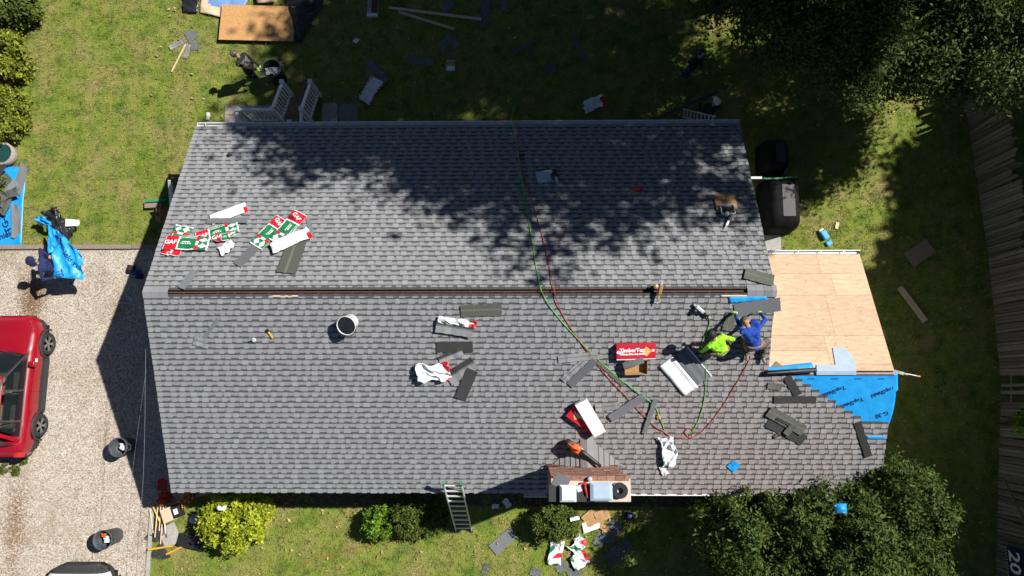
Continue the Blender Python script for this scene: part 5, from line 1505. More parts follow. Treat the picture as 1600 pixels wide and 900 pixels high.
a, b = G(1200, 357, .9), G(1249, 275, .9)
cover('covered_grill', 'large grill under a black fabric cover by the right wall', a.x, b.x - .02, a.y, b.y, 1.12, 0, 1.0)
a, b = G(1195, 268, .8), G(1231, 217, .8)
cover('small_covered_grill', 'smaller black covered grill behind the large one', a.x, b.x, a.y + .05, b.y, 1.0, 0, 1.0)
o = MB().tube([G(1180, 279, 1.2), G(1212, 279, 1.15), G(1246, 276, 1.1)], .03, 8).build('garden_pole', 'green_plastic'); tag(o, 'dark green pole lying between the two covered grills', 'pole')
t = thing('blue_packet', 'crumpled blue packet and cup on the grass by the wing gutter', 'packet', frame(1288, 370, 'g', -60))
MB().bbox((-.2, -.09, 0), (.1, .09, .14), .03).build('packet_body', 'blue_sheet', t); MB().bbox((-.26, -.07, .02), (-.19, .07, .1), .01).build('packet_end', 'paper_white', t); MB().bbox((.16, -.1, 0), (.32, .08, .08), .03).build('flap', 'blue_sheet', t)
# white strip by small grill
o = MB().bbox((-.16, -.05, 0), (.16, .05, .5), .01).build('cooler_lid', 'white_paint', M=frame(1213, 270, 'g')); tag(o, 'white lid standing between the covered grills', 'lid')
# downspout carried by a worker
o = MB(); a, b = G(1018, 188, 1.25), G(1137, 136, 1.25); o.beam(a, b, .085, .07); o.beam(a.lerp(b, .02) + Vector((0, 0, .04)), a.lerp(b, .98) + Vector((0, 0, .04)), .03, .012)
o = o.build('downspout', 'grey_plastic'); tag(o, 'long grey downspout held aslant behind the back gutter', 'downspout')
# ------------------------------------------------------------------ garden tools at the front left corner
def leaf_rake(label, pt, ph, spread, m='dark_metal', hm='lumber'):
    a, h = G(*pt), G(*ph)
    a.z, h.z = .04, .12
    t = thing('leaf_rake', label, 'rake', Matrix.Translation((a.x, a.y, 0)), 'garden tools in a heap')
    d = (h - a); dn = d.normalized(); s = Vector((-dn.y, dn.x, 0))
    A = Vector((0, 0, .05))
    MB().tube([A + dn * .45, A + d], .016, 8).build('handle', hm, t)
    for k in range(19):
        f = (k / 18 - .5) * 2
        e = A + s * f * spread + dn * (.08 * abs(f) ** 2) + Vector((0, 0, -.03))
        MB().beam(A + dn * .45 + s * f * .03, e, .024, .006).build('tine', m, t)
    MB().beam(A + dn * .2 - s * spread * .52, A + dn * .2 + s * spread * .52, .03, .012).build('crossbar', m, t)
    return t
leaf_rake('black fan rake lying with its tines toward the gravel', (243, 847), (250, 790), .34)
leaf_rake('second black fan rake below the yellow bars', (250, 874), (258, 800), .32)
def tool(label, p0, p1, m, head=None, z=.1, r=.017, name='long_handled_tool', hm=None):
    a, b = G(*p0), G(*p1)
    t = thing(name, label, 'tool', Matrix.Translation((a.x, a.y, 0)), 'garden tools in a heap')
    d = Vector((b.x - a.x, b.y - a.y, 0))
    MB().tube([(0, 0, z), tuple(d + Vector((0, 0, z + .02)))], r, 8).build('handle', m, t)
    dn = d.normalized(); s = Vector((-dn.y, dn.x, 0))
    if head == 'pan':
        c = d + Vector((0, 0, z))
        MB().add([c - s * .13, c + s * .13, c + s * .15 + dn * .3, c + dn * .34, c - s * .15 + dn * .3], [(0, 1, 2, 3, 4)]).build('scoop', hm, t)
    if head == 'broom':
        MB().beam(-s * .26 + Vector((0, 0, z - .04)), s * .26 + Vector((0, 0, z - .04)), .07, .06).build('broom_head', hm, t)
    return t
tool('red shovel lying with its blade in the wall shadow', (252, 828), (256, 765), 'lumber', 'pan', .12, hm='red_plastic')
tool('pale wooden handle lying beside the shovel', (246, 838), (251, 790), 'lumber', None, .15)
tool('tan wooden handle slanting left of the rakes', (241, 832), (236, 794), 'lumber', None, .06)
tool('yellow handle leaning at the top of the tool heap', (254, 815), (243, 789), 'yellow_plastic', None, .14, .022)
tool('aluminium pole lying between the wooden handles', (263, 832), (259, 770), 'aluminium', None, .17, .015)
tool('brown wooden handle at the right of the tool heap', (265, 838), (257, 790), 'old_wood', None, .13)
tool('yellow push bar lying level over the rakes', (236, 857), (274, 851), 'yellow_plastic', None, .16, .03)
tool('yellow push bar slanting at the right of the rakes', (262, 865), (291, 851), 'yellow_plastic', None, .08, .03)
o = MB().bbox((-.25, -.3, 0), (.25, .3, .05), .01).build('stone_slab', 'concrete', M=frame(266, 836, 'g', 25)); tag(o, 'pale stone slab under the wooden handles', 'slab')
t = thing('tool_tote', 'cardboard carton with a black case in the shadow by the corner', 'carton', frame(274, 800, 'g', 22))
MB().bbox((-.28, -.2, 0), (0, .2, .28), .01).build('carton_body', 'lumber', t); MB().bbox((.01, -.18, 0), (.28, .18, .25), .03).build('black_case', 'black_plastic', t); MB().box((.08, -.08, .251), (.2, .08, .26)).build('case_label', 'paper_white', t)
t = thing('wheelbarrow_tray', 'black plastic tub lying in the shadow of the golden bush', 'tub', frame(303, 845, 'g', -12))
MB().add([(-.34, -.14, 0), (.34, -.14, 0), (.34, .14, 0), (-.34, .14, 0), (-.4, -.19, .16), (.4, -.19, .16), (.4, .19, .16), (-.4, .19, .16)], [(3, 2, 1, 0), (0, 1, 5, 4), (1, 2, 6, 5), (2, 3, 7, 6), (3, 0, 4, 7), (4, 5, 6, 7)]).build('tub_body', 'black_plastic', t)
def flowers(label, px, py, m, r, n):
    t = thing('flower_pot', label, 'flower pot', Matrix.Translation(G(px, py)), 'flower pots at the corner')
    MB().lathe([(r * .7, 0), (r, .2), (r * 1.08, .2), (r * 1.08, .24), (r * .9, .24), (r * .8, .1), (0, .1)], 16).build('pot', 'terracotta', t, smooth=True)
    P = rng.normal(0, 1, (n, 3)) * np.array([r * .7, r * .7, .06]) + np.array([0, 0, .3])
    tag(leaves('blooms', P, .06, m, t, .8, up=1.0), None, None, None, 'stuff')
    leaves('foliage', rng.normal(0, 1, (n, 3)) * np.array([r * .7, r * .7, .05]) + np.array([0, 0, .26]), .06, 'leaf_dull', t, .5)
flowers('red flowers in a pot beside the shovel blade', 265, 776, 'flower_red', .14, 260)
flowers('yellow orange flowers in a pot under the front eave', 302, 773, 'flower_orange', .12, 220)
flowers('small pale flowers in a pot beside the yellow ones', 294, 783, 'flower_orange', .08, 120)
o = MB().lathe([(.1, 0), (.14, .05), (.14, .1), (.05, .16), (0, .17)], 16).build('garden_stone', 'pale_blue_metal', smooth=True, M=frame(305, 810, 'g')); tag(o, 'pale round garden ornament left of the golden bush', 'ornament')
o = MB().lathe([(.05, 0), (.06, .03), (.02, .05), (0, .05)], 8).build('pale_pebble', 'white_paint', smooth=True, M=frame(309, 834, 'g')); tag(o, 'single pale stone in the shadow of the golden bush', 'stone')
# clothing heap at the drive's upper right
t = thing('clothing_heap', 'dark jacket heap with a blue sleeve at the gable shadow edge', 'clothing', Matrix.Translation(G(212, 425)))
for k, (dx, dy2, w, h, m) in enumerate([(-.12, .08, .3, .3, 'cloth_black'), (.06, -.02, .3, .2, 'cloth_blue'), (.16, -.14, .28, .22, 'cloth_navy')]):
    MB().sheet(8, 8, lambda u, v: (dx + (u - .5) * w * (1 - .3 * vnoise(v * 3, k, 2)), dy2 + (v - .5) * h * (1 - .3 * vnoise(u * 3, k, 3)), .04 + .12 * math.sin(u * 3.14) * math.sin(v * 3.14) + .05 * vnoise(u * 5, v * 5, k)), .02).build('garment', m, t, smooth=True)
o = MB().bbox((-.13, -.04, 0), (.13, .04, .03), .006).build('metal_bar', 'pale_blue_metal', M=frame(203, 466, 'g', -38)); tag(o, 'short pale metal bar in the gable shadow on the gravel', 'bar')
# overhead wires
for k, (lb, p) in enumerate([('thin overhead service wire dropping from the left gable over the drive', [(228, 520, 3.6), (227, 600, 3.75), (226, 680, 3.8), (223, 760, 3.85), (217, 830, 3.9), (212, 905, 4.0), (205, 1000, 4.2)]), ('fainter second overhead wire left of the first over the drive', [(231, 560, 3.3), (217, 660, 3.4), (207, 740, 3.45), (201, 820, 3.5), (197, 905, 3.6), (193, 1000, 3.8)])]):
    P = smooth_path([G(*q) for q in p], 5); o0 = P[0]
    o = MB().tube([q - o0 for q in P], .006 - .002 * k, 5).build('service_wire', 'grey_plastic', M=Matrix.Translation(o0)); tag(o, lb, 'wire', 'overhead wires')

o = MB().sheet(6, 6, lambda u, v: ((u - .5) * .28, (v - .5) * .22, .1 * math.sin(u * 3) * math.sin(v * 3) + .04 * vnoise(u * 5, v * 5, 3)), .004).build('blue_scrap', 'blue_sheet', smooth=True, M=frame(1313, 794, 4.25)); tag(o, 'blue film scrap caught on top of the yew bush', 'scrap')
# fallen leaves on the lawn
n = 900
P = np.stack([rng.uniform(-12, 13.5, n), np.where(rng.random(n) < .6, rng.uniform(7.6, 12.6, n), rng.uniform(-5.5, -3.4, n)), np.full(n, .06)], 1)
mat('dry_leaf', (.3, .19, .08), (.4, .3, .16), 20, .8)
tag(leaves('fallen_leaves', P, .07, 'dry_leaf', None, .6, (.6, 1.5), 3.0), 'tan fallen leaves strewn over the lawn', 'leaves', None, 'stuff')
# ------------------------------------------------------------------ cars
def car(name, label, M, paint, W=1.80, L=4.15, WB=2.46, dark_nose=False):
    t = thing(name, label, 'car', M)
    hw = W / 2
    yf, yr = WB / 2 + .0, -WB / 2
    front, rear = yf + .82, yr - .86
    Rw = .345
    def lerp_tab(x, tab):
        return float(np.interp(x, [a for a, b in tab], [b for a, b in tab]))
    def width(y): return lerp_tab(y, [(rear, .66), (rear + .1, .78), (rear + .35, .87), (yr, .9), (0, .885), (yf - .1, .9), (yf + .3, .87), (front - .28, .8), (front - .1, .68), (front, .5)]) * W / 1.8
    def ztop(y): return lerp_tab(y, [(rear, .8), (rear + .08, 1.0), (rear + .3, 1.08), (-.3, 1.06), (.85, 1.02), (1.0, 1.02), (front - .55, .93), (front - .2, .84), (front - .05, .74), (front, .62)])
    def zlow(y):
        z = lerp_tab(y, [(rear, .42), (rear + .2, .3), (0, .26), (front - .2, .26), (front, .36)])
        for wy in (yf, yr):
            d = abs(y - wy)
            if d < Rw + .07: z = max(z, .33 + math.sqrt((Rw + .07) ** 2 - d * d))
        return z
    ys = sorted(set([round(v, 4) for v in list(np.linspace(rear, front, 41)) + [wy + q * (Rw + .07) for wy in (yf, yr) for q in (-1, -.93, -.8, -.6, -.3, 0, .3, .6, .8, .93, 1)]]))
    mb = MB(); vs_, fs_ = [], []
    NP = 9
    for y in ys:
        w, zt, zl = width(y), ztop(y), zlow(y)
        zs = max(zl, min(.62, zt - .1))
        half = [(0, zt + .035), (.45 * w, zt + .03), (.74 * w, zt + .012), (.9 * w, zt - .04), (.975 * w, zt - .13), (w, max(zl + .02, zt - .3)), (.995 * w, max(zl + .01, .55)), (.97 * w, max(zl, .36)), (.95 * w, zl)]
        ring = [(-x, y, z) for x, z in reversed(half[1:])] + [(x, y, z) for x, z in half]
        vs_ += ring
    k = 2 * NP - 1
    for i in range(len(ys) - 1):
        for j in range(k - 1):
            fs_.append((i * k + j, i * k + j + 1, (i + 1) * k + j + 1, (i + 1) * k + j))
    fs_.append(tuple(range(k))); fs_.append(tuple((len(ys) - 1) * k + j for j in reversed(range(k))))
    # open the cabin: drop the top faces under the greenhouse
    keep = []
    for f in fs_:
        c = [sum(vs_[q][a] for q in f) / len(f) for a in range(3)]
        if len(f) == 4 and -1.45 < c[1] < .8 and abs(c[0]) < .7 and c[2] > .9: continue
        keep.append(f)
    fm = []
    for f in keep:
        c = [sum(vs_[q][a] for q in f) / len(f) for a in range(3)]
        trim = (abs(c[0]) > .6 and c[2] < .46) or (len(f) > 4)
        nose = dark_nose and c[1] > front - .2
        fm.append(1 if trim or nose else 0)
    mb.add(vs_, keep, fm)
    body = mb.build('body', [paint, 'car_trim'], t, smooth=True)
    # dark floor and wheel wells
    MB().box((-hw * .9, rear + .25, .24), (hw * .9, front - .25, .34)).build('underbody', 'dark_void', t)
    MB().box((-.62, -1.4, .34), (.62, .8, .5)).build('cabin_floor', 'car_trim', t)
    # greenhouse
    zb, zr = 1.05, 1.6
    def gl(y0, y1): pass
    lowP = {'fb': .98, 'rb': -1.72}
    belt = lambda y: width(y) * .9
    roof_y0, roof_y1, rwid = .22, -1.5, .56
    # roof panel
    mb = MB()
    def rf(u, v):
        y = roof_y1 + (roof_y0 - roof_y1) * v
        x = (u - .5) * 2 * (rwid - .05 * (v > .9) - .03 * (v < .1))
        return (x, y, zr + .05 * (1 - (2 * u - 1) ** 2) + .03 * (1 - (2 * v - 1) ** 2))
    mb.sheet(10, 12, rf, .03)
    rp = mb.build('roof', paint, t, smooth=True)
    def quad(name, P, m, th=.012):
        P = [Vector(p) for p in P]
        n = (P[1] - P[0]).cross(P[2] - P[0]).normalized() * th
        return MB().add(P + [p - n for p in P], [(0, 1, 2, 3), (7, 6, 5, 4), (0, 4, 5, 1), (1, 5, 6, 2), (2, 6, 7, 3), (3, 7, 4, 0)]).build(name, m, t)
    # windscreen as a bowed sheet
    mb = MB()
    def ws(u, v):
        x = (u - .5) * 2; yb = .98 - .14 * x * x; yt = roof_y0 - .04 * x * x
        wx = .78 + (rwid - .03 - .78) * v
        return (x * wx, yb + (yt - yb) * v, zb - .03 + (zr + .03 - zb) * v + .02 * (1 - x * x))
    mb.sheet(10, 6, ws, .008); mb.build('windscreen', 'car_glass', t, smooth=True)
    mb = MB()
    def rw_(u, v):
        x = (u - .5) * 2; yb = -1.82 + .08 * x * x; yt = roof_y1 - .02
        wx = .7 + (rwid - .05 - .7) * v
        return (x * wx, yb + (yt - yb) * v, zb + .05 + (zr - zb - .06) * v)
    mb.sheet(8, 4, rw_, .008); mb.build('rear_window', 'car_glass', t, smooth=True)
    for s in (1, -1):
        def sp(y, f):     # point on side plane, f 0 belt..1 roof
            yb = y; x = belt(y) * .985 + (rwid + .0 - belt(y) * .985) * f
            return Vector((s * x, y, zb - .01 + (zr - .02 - zb) * f))
        def side(name, ya, yb, ya2, yb2, m):
            P = [sp(ya, .02), sp(yb, .02), sp(yb2, .94), sp(ya2, .94)]
            P[3].y = ya2; P[2].y = yb2
            return quad(name, P if s < 0 else [P[1], P[0], P[3], P[2]], m, .01)
        side('front_side_window', .78, -.14, .18, -.16, 'car_glass')
        side('rear_side_window', -.22, -1.02, -.24, -1.0, 'car_glass')
        side('quarter_window', -1.1, -1.5, -1.08, -1.32, 'car_glass')
        # pillars and frame
        for (ya, yt, w) in ((.9, .2, .045), (-.18, -.2, .05), (-1.06, -1.04, .05), (-1.62, -1.42, .1)):
            a, b = sp(ya, 0), sp(yt, .98); b.y = yt
            MB().beam(a, b, w, .03, 0, 1, (s, 0, .4)).build('pillar', 'car_trim' if ya > -1.2 else paint, t)
        MB().tube([(s * (rwid - .03), roof_y1 + .1, zr + .045), (s * (rwid - .02), -.6, zr + .075), (s * (rwid - .03), roof_y0 - .12, zr + .05)], .02, 8).build('roof_rail', 'rim_metal', t, smooth=True)
        MB().beam((s * belt(-1.5) * .99, -1.55, zb), (s * belt(.8) * .99, .84, zb - .005), .02, .02).build('belt_trim', 'rim_metal', t)
        MB().bbox((min(s * .86, s * 1.04), .5, 1.0), (max(s * .86, s * 1.04), .66, 1.12), .03).build('door_mirror', paint, t, smooth=True)
        for yy in (.72, -.2, -1.08):
            MB().box((min(s * (width(yy) - .004), s * (width(yy) + .002)), yy - .006, .5), (max(s * (width(yy) - .004), s * (width(yy) + .002)), yy + .006, .9), 0, .3).build('door_seam', 'dark_void', t)
        for yy in (-.02, -.9):
            MB().bbox((min(s * (width(yy) - .01), s * (width(yy) + .025)), yy, .84), (max(s * (width(yy) - .01), s * (width(yy) + .025)), yy + .17, .875), .008).build('door_handle', paint, t)
        MB().box((min(s * .8, s * (hw + .012)), yr + Rw + .1, .25), (max(s * .8, s * (hw + .012)), yf - Rw - .1, .4)).build('sill_cladding', 'car_trim', t)
        for wy in (yf, yr):
            # arch trim
            pts = [(s * (hw + .004), wy + (Rw + .075) * math.cos(a), .33 + (Rw + .075) * math.sin(a)) for a in np.linspace(-.1, math.pi + .1, 15)]
            MB().tube(pts, .03, 6).build('arch_trim', 'car_trim', t, smooth=True)
            w = bpy.data.objects.new('wheel', None); COL.objects.link(w); w.parent = t
            w.matrix_basis = TR(s * (hw - .1), wy, Rw) @ RY(90 * s)
            MB().lathe([(.21, -.1), (.3, -.11), (Rw, -.07), (Rw, .07), (.31, .11), (.235, .105), (.22, .06)], 30).build('tyre', 'tyre', w, smooth=True)
            mb = MB().lathe([(.235, .06), (.24, .1), (.215, .1), (.2, .03), (0, .03)], 30, 0, .35)
            for q in range(5):
                a = q * 2 * math.pi / 5
                for da in (-.16, .16):
                    mb.beam((.03 * math.cos(a), .03 * math.sin(a), .075), (.215 * math.cos(a + da), .215 * math.sin(a + da), .085), .035, .025)
            mb.lathe([(.05, .05), (.055, .09), (0, .1)], 12)
            mb.build('rim', 'rim_metal', w)
        hl = MB()
        hl.sheet(5, 3, lambda u, v: (s * (.5 + .28 * u), front - .14 - .3 * u * u - .12 * v * 0, .72 + .1 * v + .04 * u), .05)
        hl.build('headlight', 'headlight', t, smooth=True)
        MB().bbox((min(s * .6, s * .8), rear - .01, .78), (max(s * .6, s * .8), rear + .14, .98), .02).build('tail_light', 'red_plastic', t)
        # seats
        for yy in (.1, -.85):
            MB().bbox((s * .36 - .24, yy - .28, .5), (s * .36 + .24, yy + .25, .66), .06).build('seat', 'seat_cloth', t, smooth=True)
            MB().bbox((s * .36 - .24, yy - .42, .6), (s * .36 + .24, yy - .26, 1.14), .06).build('seat_back', 'seat_cloth', t, smooth=True)
    MB().bbox((-.66, .55, .7), (.66, .95, 1.0), .08).build('dashboard', 'car_trim', t, smooth=True)
    for (x, y) in ((.72, .7), (-.6, .7)):
        pass
    MB().box((-.5, front - .06, .4), (.5, front + .012, .58)).build('grille', 'car_trim', t)
    MB().bbox((-.62, rear - .06, .38), (.62, rear + .1, .6), .04).build('rear_bumper', 'car_trim', t, smooth=True)
    # wipers, bonnet seams
    for s in (-1, 1): MB().beam((s * .7, front - .35, ztop(front - .35) + .006), (s * .72, 1.02, 1.03), .01, .012).build('bonnet_seam', 'dark_void', t)
    MB().beam((-.5, .96, 1.06), (.1, .9, 1.1), .02, .015).build('wiper', 'car_trim', t); MB().beam((.05, .96, 1.06), (.62, .82, 1.1), .02, .015).build('wiper', 'car_trim', t)
    for k, (x, y) in enumerate(((.93, .72), )):
        pass
    return t
pf, pr = G(77, 537, .34), G(64, 665, .34)
carM = Matrix.Translation((( pf.x + pr.x) / 2 - .9, (pf.y + pr.y) / 2, 0))
rc = car('red_car', 'shiny red compact crossover parked on the gravel at the left edge', carM, 'car_red', WB=(pf.y - pr.y))
for (px_, py_, z, w, h) in ((57, 563, 1.0, .07, .1), (39, 620, .98, .07, .09), (23, 672, 1.02, .09, .1)):
    v = G(px_, py_, z) - rc.location
    MB().box((v.x - w / 2, v.y - h / 2, v.z + .0), (v.x + w / 2, v.y + h / 2, v.z + .012)).build('white_square', 'paper_white', rc)  # small white squares on the car body
v = G(122, 884, .75)
car('white_car', 'white car with black front end just entering the bottom left edge', TR(v.x, v.y - 2.1, 0), 'car_white', W=1.95, WB=2.6, dark_nose=True)
# ------------------------------------------------------------------ people
def capsule_bm(bm_all, p0, p1, r0, r1, flat=None):
    bm = bmesh.new()
    for p, r in ((p0, r0), (p1, r1)):
        bmesh.ops.create_uvsphere(bm, u_segments=12, v_segments=8, radius=r, matrix=Matrix.Translation(p))
    res = bmesh.ops.convex_hull(bm, input=list(bm.verts))
    junk = [g_ for g_ in res.get('geom_interior', []) if isinstance(g_, bmesh.types.BMVert)]
    if junk: bmesh.ops.delete(bm, geom=junk, context='VERTS')
    me = bpy.data.meshes.new('tmp'); bm.to_mesh(me); bm.free()
    bm_all.from_mesh(me); bpy.data.meshes.remove(me)
FOLDS = bpy.data.textures.new('folds', 'CLOUDS'); FOLDS.noise_scale = .07; FOLDS.noise_depth = 1
def ik(a, b, l1, l2, pole):
    d = b - a; L_ = d.length
    if L_ > (l1 + l2) * .995: b = a + d * ((l1 + l2) * .995 / L_); d = b - a; L_ = d.length
    if L_ < 1e-3: L_ = 1e-3
    x = max(-1, min(1, (l1 * l1 + L_ * L_ - l2 * l2) / (2 * l1 * L_)))
    dn = d / L_
    p = Vector(pole); p = p - dn * p.dot(dn)
    if p.length < 1e-4: p = Vector((0, 0, 1)).cross(dn)
    p.normalize()
    return a + dn * (l1 * x) + p * (l1 * math.sqrt(max(0, 1 - x * x))), b
def person(label, root, pelvis, chest, head, side, wL, wR, aL, aR, mats, armpole=((0, 0, -1), (0, 0, -1)), legpole=None, look=None, toes=None, hood=False, hair='hair_dark', cap=None, shirt_sleeve=True, hipw=.1, vox=.012):
    """all joints in world coordinates; mats: dict shirt, pants, shoe, glove, skin"""
    root = Vector(root)
    t = thing('person', label, 'person', Matrix.Translation(root))
    R_ = lambda p: Vector(p) - root
    pelvis, chest, head, wL, wR, aL, aR = map(R_, (pelvis, chest, head, wL, wR, aL, aR))
    side = Vector(side).normalized()                      # towards the person's right
    spine = (chest - pelvis).normalized()
    fwd = spine.cross(side) * -1
    if look is None: look = fwd
    look = Vector(look).normalized()
    caps = []
    def C(p0, p1, r0, r1, tg): caps.append((Vector(p0), Vector(p1), r0, r1, tg))
    mid = pelvis.lerp(chest, .5)
    C(pelvis - side * .075, pelvis + side * .075, .115, .115, 'pants')
    C(pelvis + spine * .06 - side * .055, pelvis + spine * .06 + side * .055, .115, .115, 'shirt')
    C(mid - side * .06, mid + side * .06, .12, .12, 'shirt')
    up = chest - spine * .1
    C(up - side * .1, up + side * .1, .12, .12, 'shirt')
    C(mid - side * .06, up - side * .1, .115, .115, 'shirt'); C(mid + side * .06, up + side * .1, .115, .115, 'shirt')
    C(pelvis, mid, .12, .12, 'shirt')
    nk = chest.lerp(head, .35)
    C(chest - spine * .02, nk + (head - chest) * .2, .06, .055, 'skin')
    C(chest - side * .14, chest + side * .14, .065, .065, 'shirt')
    # head: skull + jaw + nose + ears
    hu = (head - chest).normalized()
    lk = (look - hu * look.dot(hu)).normalized()
    C(head + hu * .03 - lk * .02, head + hu * .03 + lk * .012, .098, .094, 'skin')
    C(head - hu * .06 + lk * .035, head - hu * .085 + lk * .05, .066, .05, 'skin')
    C(head + lk * .1 + hu * .01, head + lk * .118 - hu * .02, .014, .018, 'skin')
    sd_ = hu.cross(lk)
    for s in (-1, 1): C(head + sd_ * s * .094 + hu * .012, head + sd_ * s * .096 - hu * .03, .02, .014, 'skin')
    if hood: C(head + hu * .035 - lk * .03, head - hu * .05 - lk * .06, .128, .12, 'shirt'); C(head + hu * .06, head + hu * .05 + lk * .03, .115, .11, 'shirt')
    for s, w, pol in ((-1, wL, armpole[0]), (1, wR, armpole[1])):
        sh = chest + side * s * .185 - spine * .02
        el, w = ik(sh, w, .29, .26, pol)
        C(chest + side * s * .1 - spine * .03, sh, .085, .072, 'shirt')
        C(sh, el, .066, .05, 'shirt'); C(el, w, .05, .036, 'shirt' if shirt_sleeve else 'skin')
        hd = (w - el).normalized()
        hs = hd.cross(Vector((0, 0, 1)));
        if hs.length < .1: hs = Vector((0, 1, 0))
        hs.normalize(); hn = hs.cross(hd)
        pb = w + hd * .03
        tg = 'glove'
        C(w, w + hd * .02, .034, .036, tg)
        for q in range(4):
            o_ = hs * (-.03 + .02 * q)
            k0 = w + hd * .03 + o_ * .8; k1 = w + hd * .09 + o_ * 1.1
            C(k0, k1, .017, .015, tg)
            l = (.036, .042, .04, .03)[q]
            k2 = k1 + hd * l * .9 - hn * .012 + o_ * .12; k3 = k2 + hd * l * .45 - hn * .03
            C(k1, k2, .0115, .0105, tg); C(k2, k3, .0105, .009, tg)
        tb = w + hd * .035 - hs * .035 * s
        C(tb, tb + hd * .035 - hs * .025 * s - hn * .01, .014, .0125, tg); C(tb + hd * .035 - hs * .025 * s - hn * .01, tb + hd * .07 - hs * .03 * s - hn * .025, .0125, .01, tg)
    for i, (s, a) in enumerate(((-1, aL), (1, aR))):
        hp = pelvis + side * s * hipw - spine * .02
        kn, a = ik(hp, a, .42, .41, (legpole[i] if legpole else fwd))
        C(hp, kn, .105, .078, 'pants'); C(kn, a, .075, .055, 'pants')
        td = Vector(toes[i]) if toes else Vector((fwd.x, fwd.y, 0))
        td.normalize()
        C(a - td * .05 - Vector((0, 0, .03)), a + td * .14 - Vector((0, 0, .04)), .045, .04, 'shoe'); C(a, a - Vector((0, 0, .03)), .048, .05, 'shoe')
    bm = bmesh.new()
    for p0, p1, r0, r1, tg in caps: capsule_bm(bm, p0, p1, r0, r1)
    me = bpy.data.meshes.new('body'); bm.to_mesh(me); bm.free()
    ob = bpy.data.objects.new('body', me); COL.objects.link(ob)
    md = ob.modifiers.new('remesh', 'REMESH'); md.mode = 'VOXEL'; md.voxel_size = vox
    m2 = ob.modifiers.new('smooth', 'SMOOTH'); m2.factor = .5; m2.iterations = 2
    m3 = ob.modifiers.new('folds', 'DISPLACE'); m3.texture = FOLDS; m3.strength = .03; m3.mid_level = .5; m3.texture_coords = 'LOCAL'
    dg = bpy.context.evaluated_depsgraph_get()
    nm = bpy.data.meshes.new_from_object(ob.evaluated_get(dg))
    ob.modifiers.clear(); ob.data = nm; bpy.data.meshes.remove(me)
    tags = ['shirt', 'pants', 'skin', 'shoe', 'glove']
    nm.materials.clear()
    for tg in tags: nm.materials.append(MATS[mats[tg]])
    n = len(nm.polygons)
    ce = np.empty(n * 3); nm.polygons.foreach_get('center', ce); ce = ce.reshape(-1, 3)
    best = np.full(n, 9.0); bi = np.zeros(n, int)
    for p0, p1, r0, r1, tg in caps:
        a, b = np.array(p0), np.array(p1); ab = b - a
        tt = np.clip(((ce - a) @ ab) / (ab @ ab + 1e-9), 0, 1)
        d = np.linalg.norm(ce - a - tt[:, None] * ab, axis=1) - (r0 + (r1 - r0) * tt)
        bias = -.012 if tg == 'shirt' else 0
        u = d + bias < best
        best[u] = (d + bias)[u]; bi[u] = tags.index(tg)
    nm.polygons.foreach_set('material_index', bi.astype(np.int32)); nm.polygons.foreach_set('use_smooth', [True] * n)
    at = nm.attributes.new('tone', 'FLOAT', 'FACE'); at.data.foreach_set('value', np.ones(n, np.float32))
    ob.parent = t
    F3 = Matrix((sd_, lk, hu)).transposed().to_4x4()
    HM = Matrix.Translation(head) @ F3
    if not hood:
        if cap: MB().lathe([(.112, .02), (.11, .07), (.085, .115), (.04, .135), (0, .14)], 20, 0, 1, HM).box((-.075, .08, .022), (.075, .19, .034), 0, 1, HM).build('cap', cap, t, smooth=True)
        else: MB().lathe([(.1, -.06), (.112, -.02), (.113, .04), (.098, .09), (.06, .125), (0, .138)], 20, 0, 1, HM @ TR(0, -.018, .0)).build('hair', hair, t, smooth=True)
    for s in (-1, 1): MB().lathe([(0, -.011), (.011, 0), (0, .011)], 8, 0, 1, HM @ TR(s * .034, .088, .012)).build('eye', 'white_paint', t)
    MB().box((-.024, .093, -.062), (.024, .1, -.054), 0, 1, HM).build('mouth', 'brick_red', t)
    return t, dict(pelvis=pelvis, chest=chest, spine=spine, side=side, fwd=fwd)
def tool_belt(t, J, m='leather'):
    p, s, f, sp = J['pelvis'], J['side'], J['fwd'], J['spine']
    B = Matrix((s, f, sp)).transposed().to_4x4(); B.translation = p + sp * .06
    mb = MB()
    pts = [(.18 * math.cos(a), .118 * math.sin(a), 0) for a in np.linspace(0, 2 * math.pi, 21)]
    mb.tube(pts, .026, 6)
    mb.v = [tuple(B @ Vector(q)) for q in mb.v]
    mb.build('tool_belt', m, t)
    for x, y in ((.19, -.05), (-.19, -.05), (.12, -.12), (-.1, -.13)):
        MB().bbox((x - .06, y - .05, -.17), (x + .06, y + .05, .0), .02, 0, 1, B).build('tool_pouch', m, t, smooth=True)
    MB().tube([tuple(B @ Vector((.22, -.1, .05))), tuple(B @ Vector((.24, -.14, -.25)))], .014, 6).build('hammer', 'aluminium', t)
    MB().tube([tuple(B @ Vector((-.2, -.1, .06))), tuple(B @ Vector((-.22, -.12, -.1)))], .018, 6).build('knife_grip', 'yellow_plastic', t)
F_ = lambda x, y, o=0: S(x, y, 'f', o)
base_m = dict(skin='skin', glove='skin', shoe='boot')
# lime shirt, crouching and facing left
pel = F_(1128, 548, .36); che = F_(1118, 533, .72); hea = F_(1111, 523, .8)
t, J = person('worker in a lime shirt crouching with a tool belt on the front slope', F_(1112, 545), pel, che, hea, (F_(1139, 523) - F_(1106, 546)), F_(1093, 551, .1), F_(1146, 530, .4), F_(1082, 537, .08), F_(1104, 553, .08),
              dict(base_m, shirt='cloth_lime', pants='cloth_tan', glove='glove_orange', shoe='boot'), armpole=((-.2, -.6, .2), (.8, -.2, .1)), legpole=[(-.6, .6, 1), (-.7, -.2, 1)], look=(-.8, .5, -.2), toes=[(-1, .1, .1), (-1, -.2, 0)])
tool_belt(t, J)
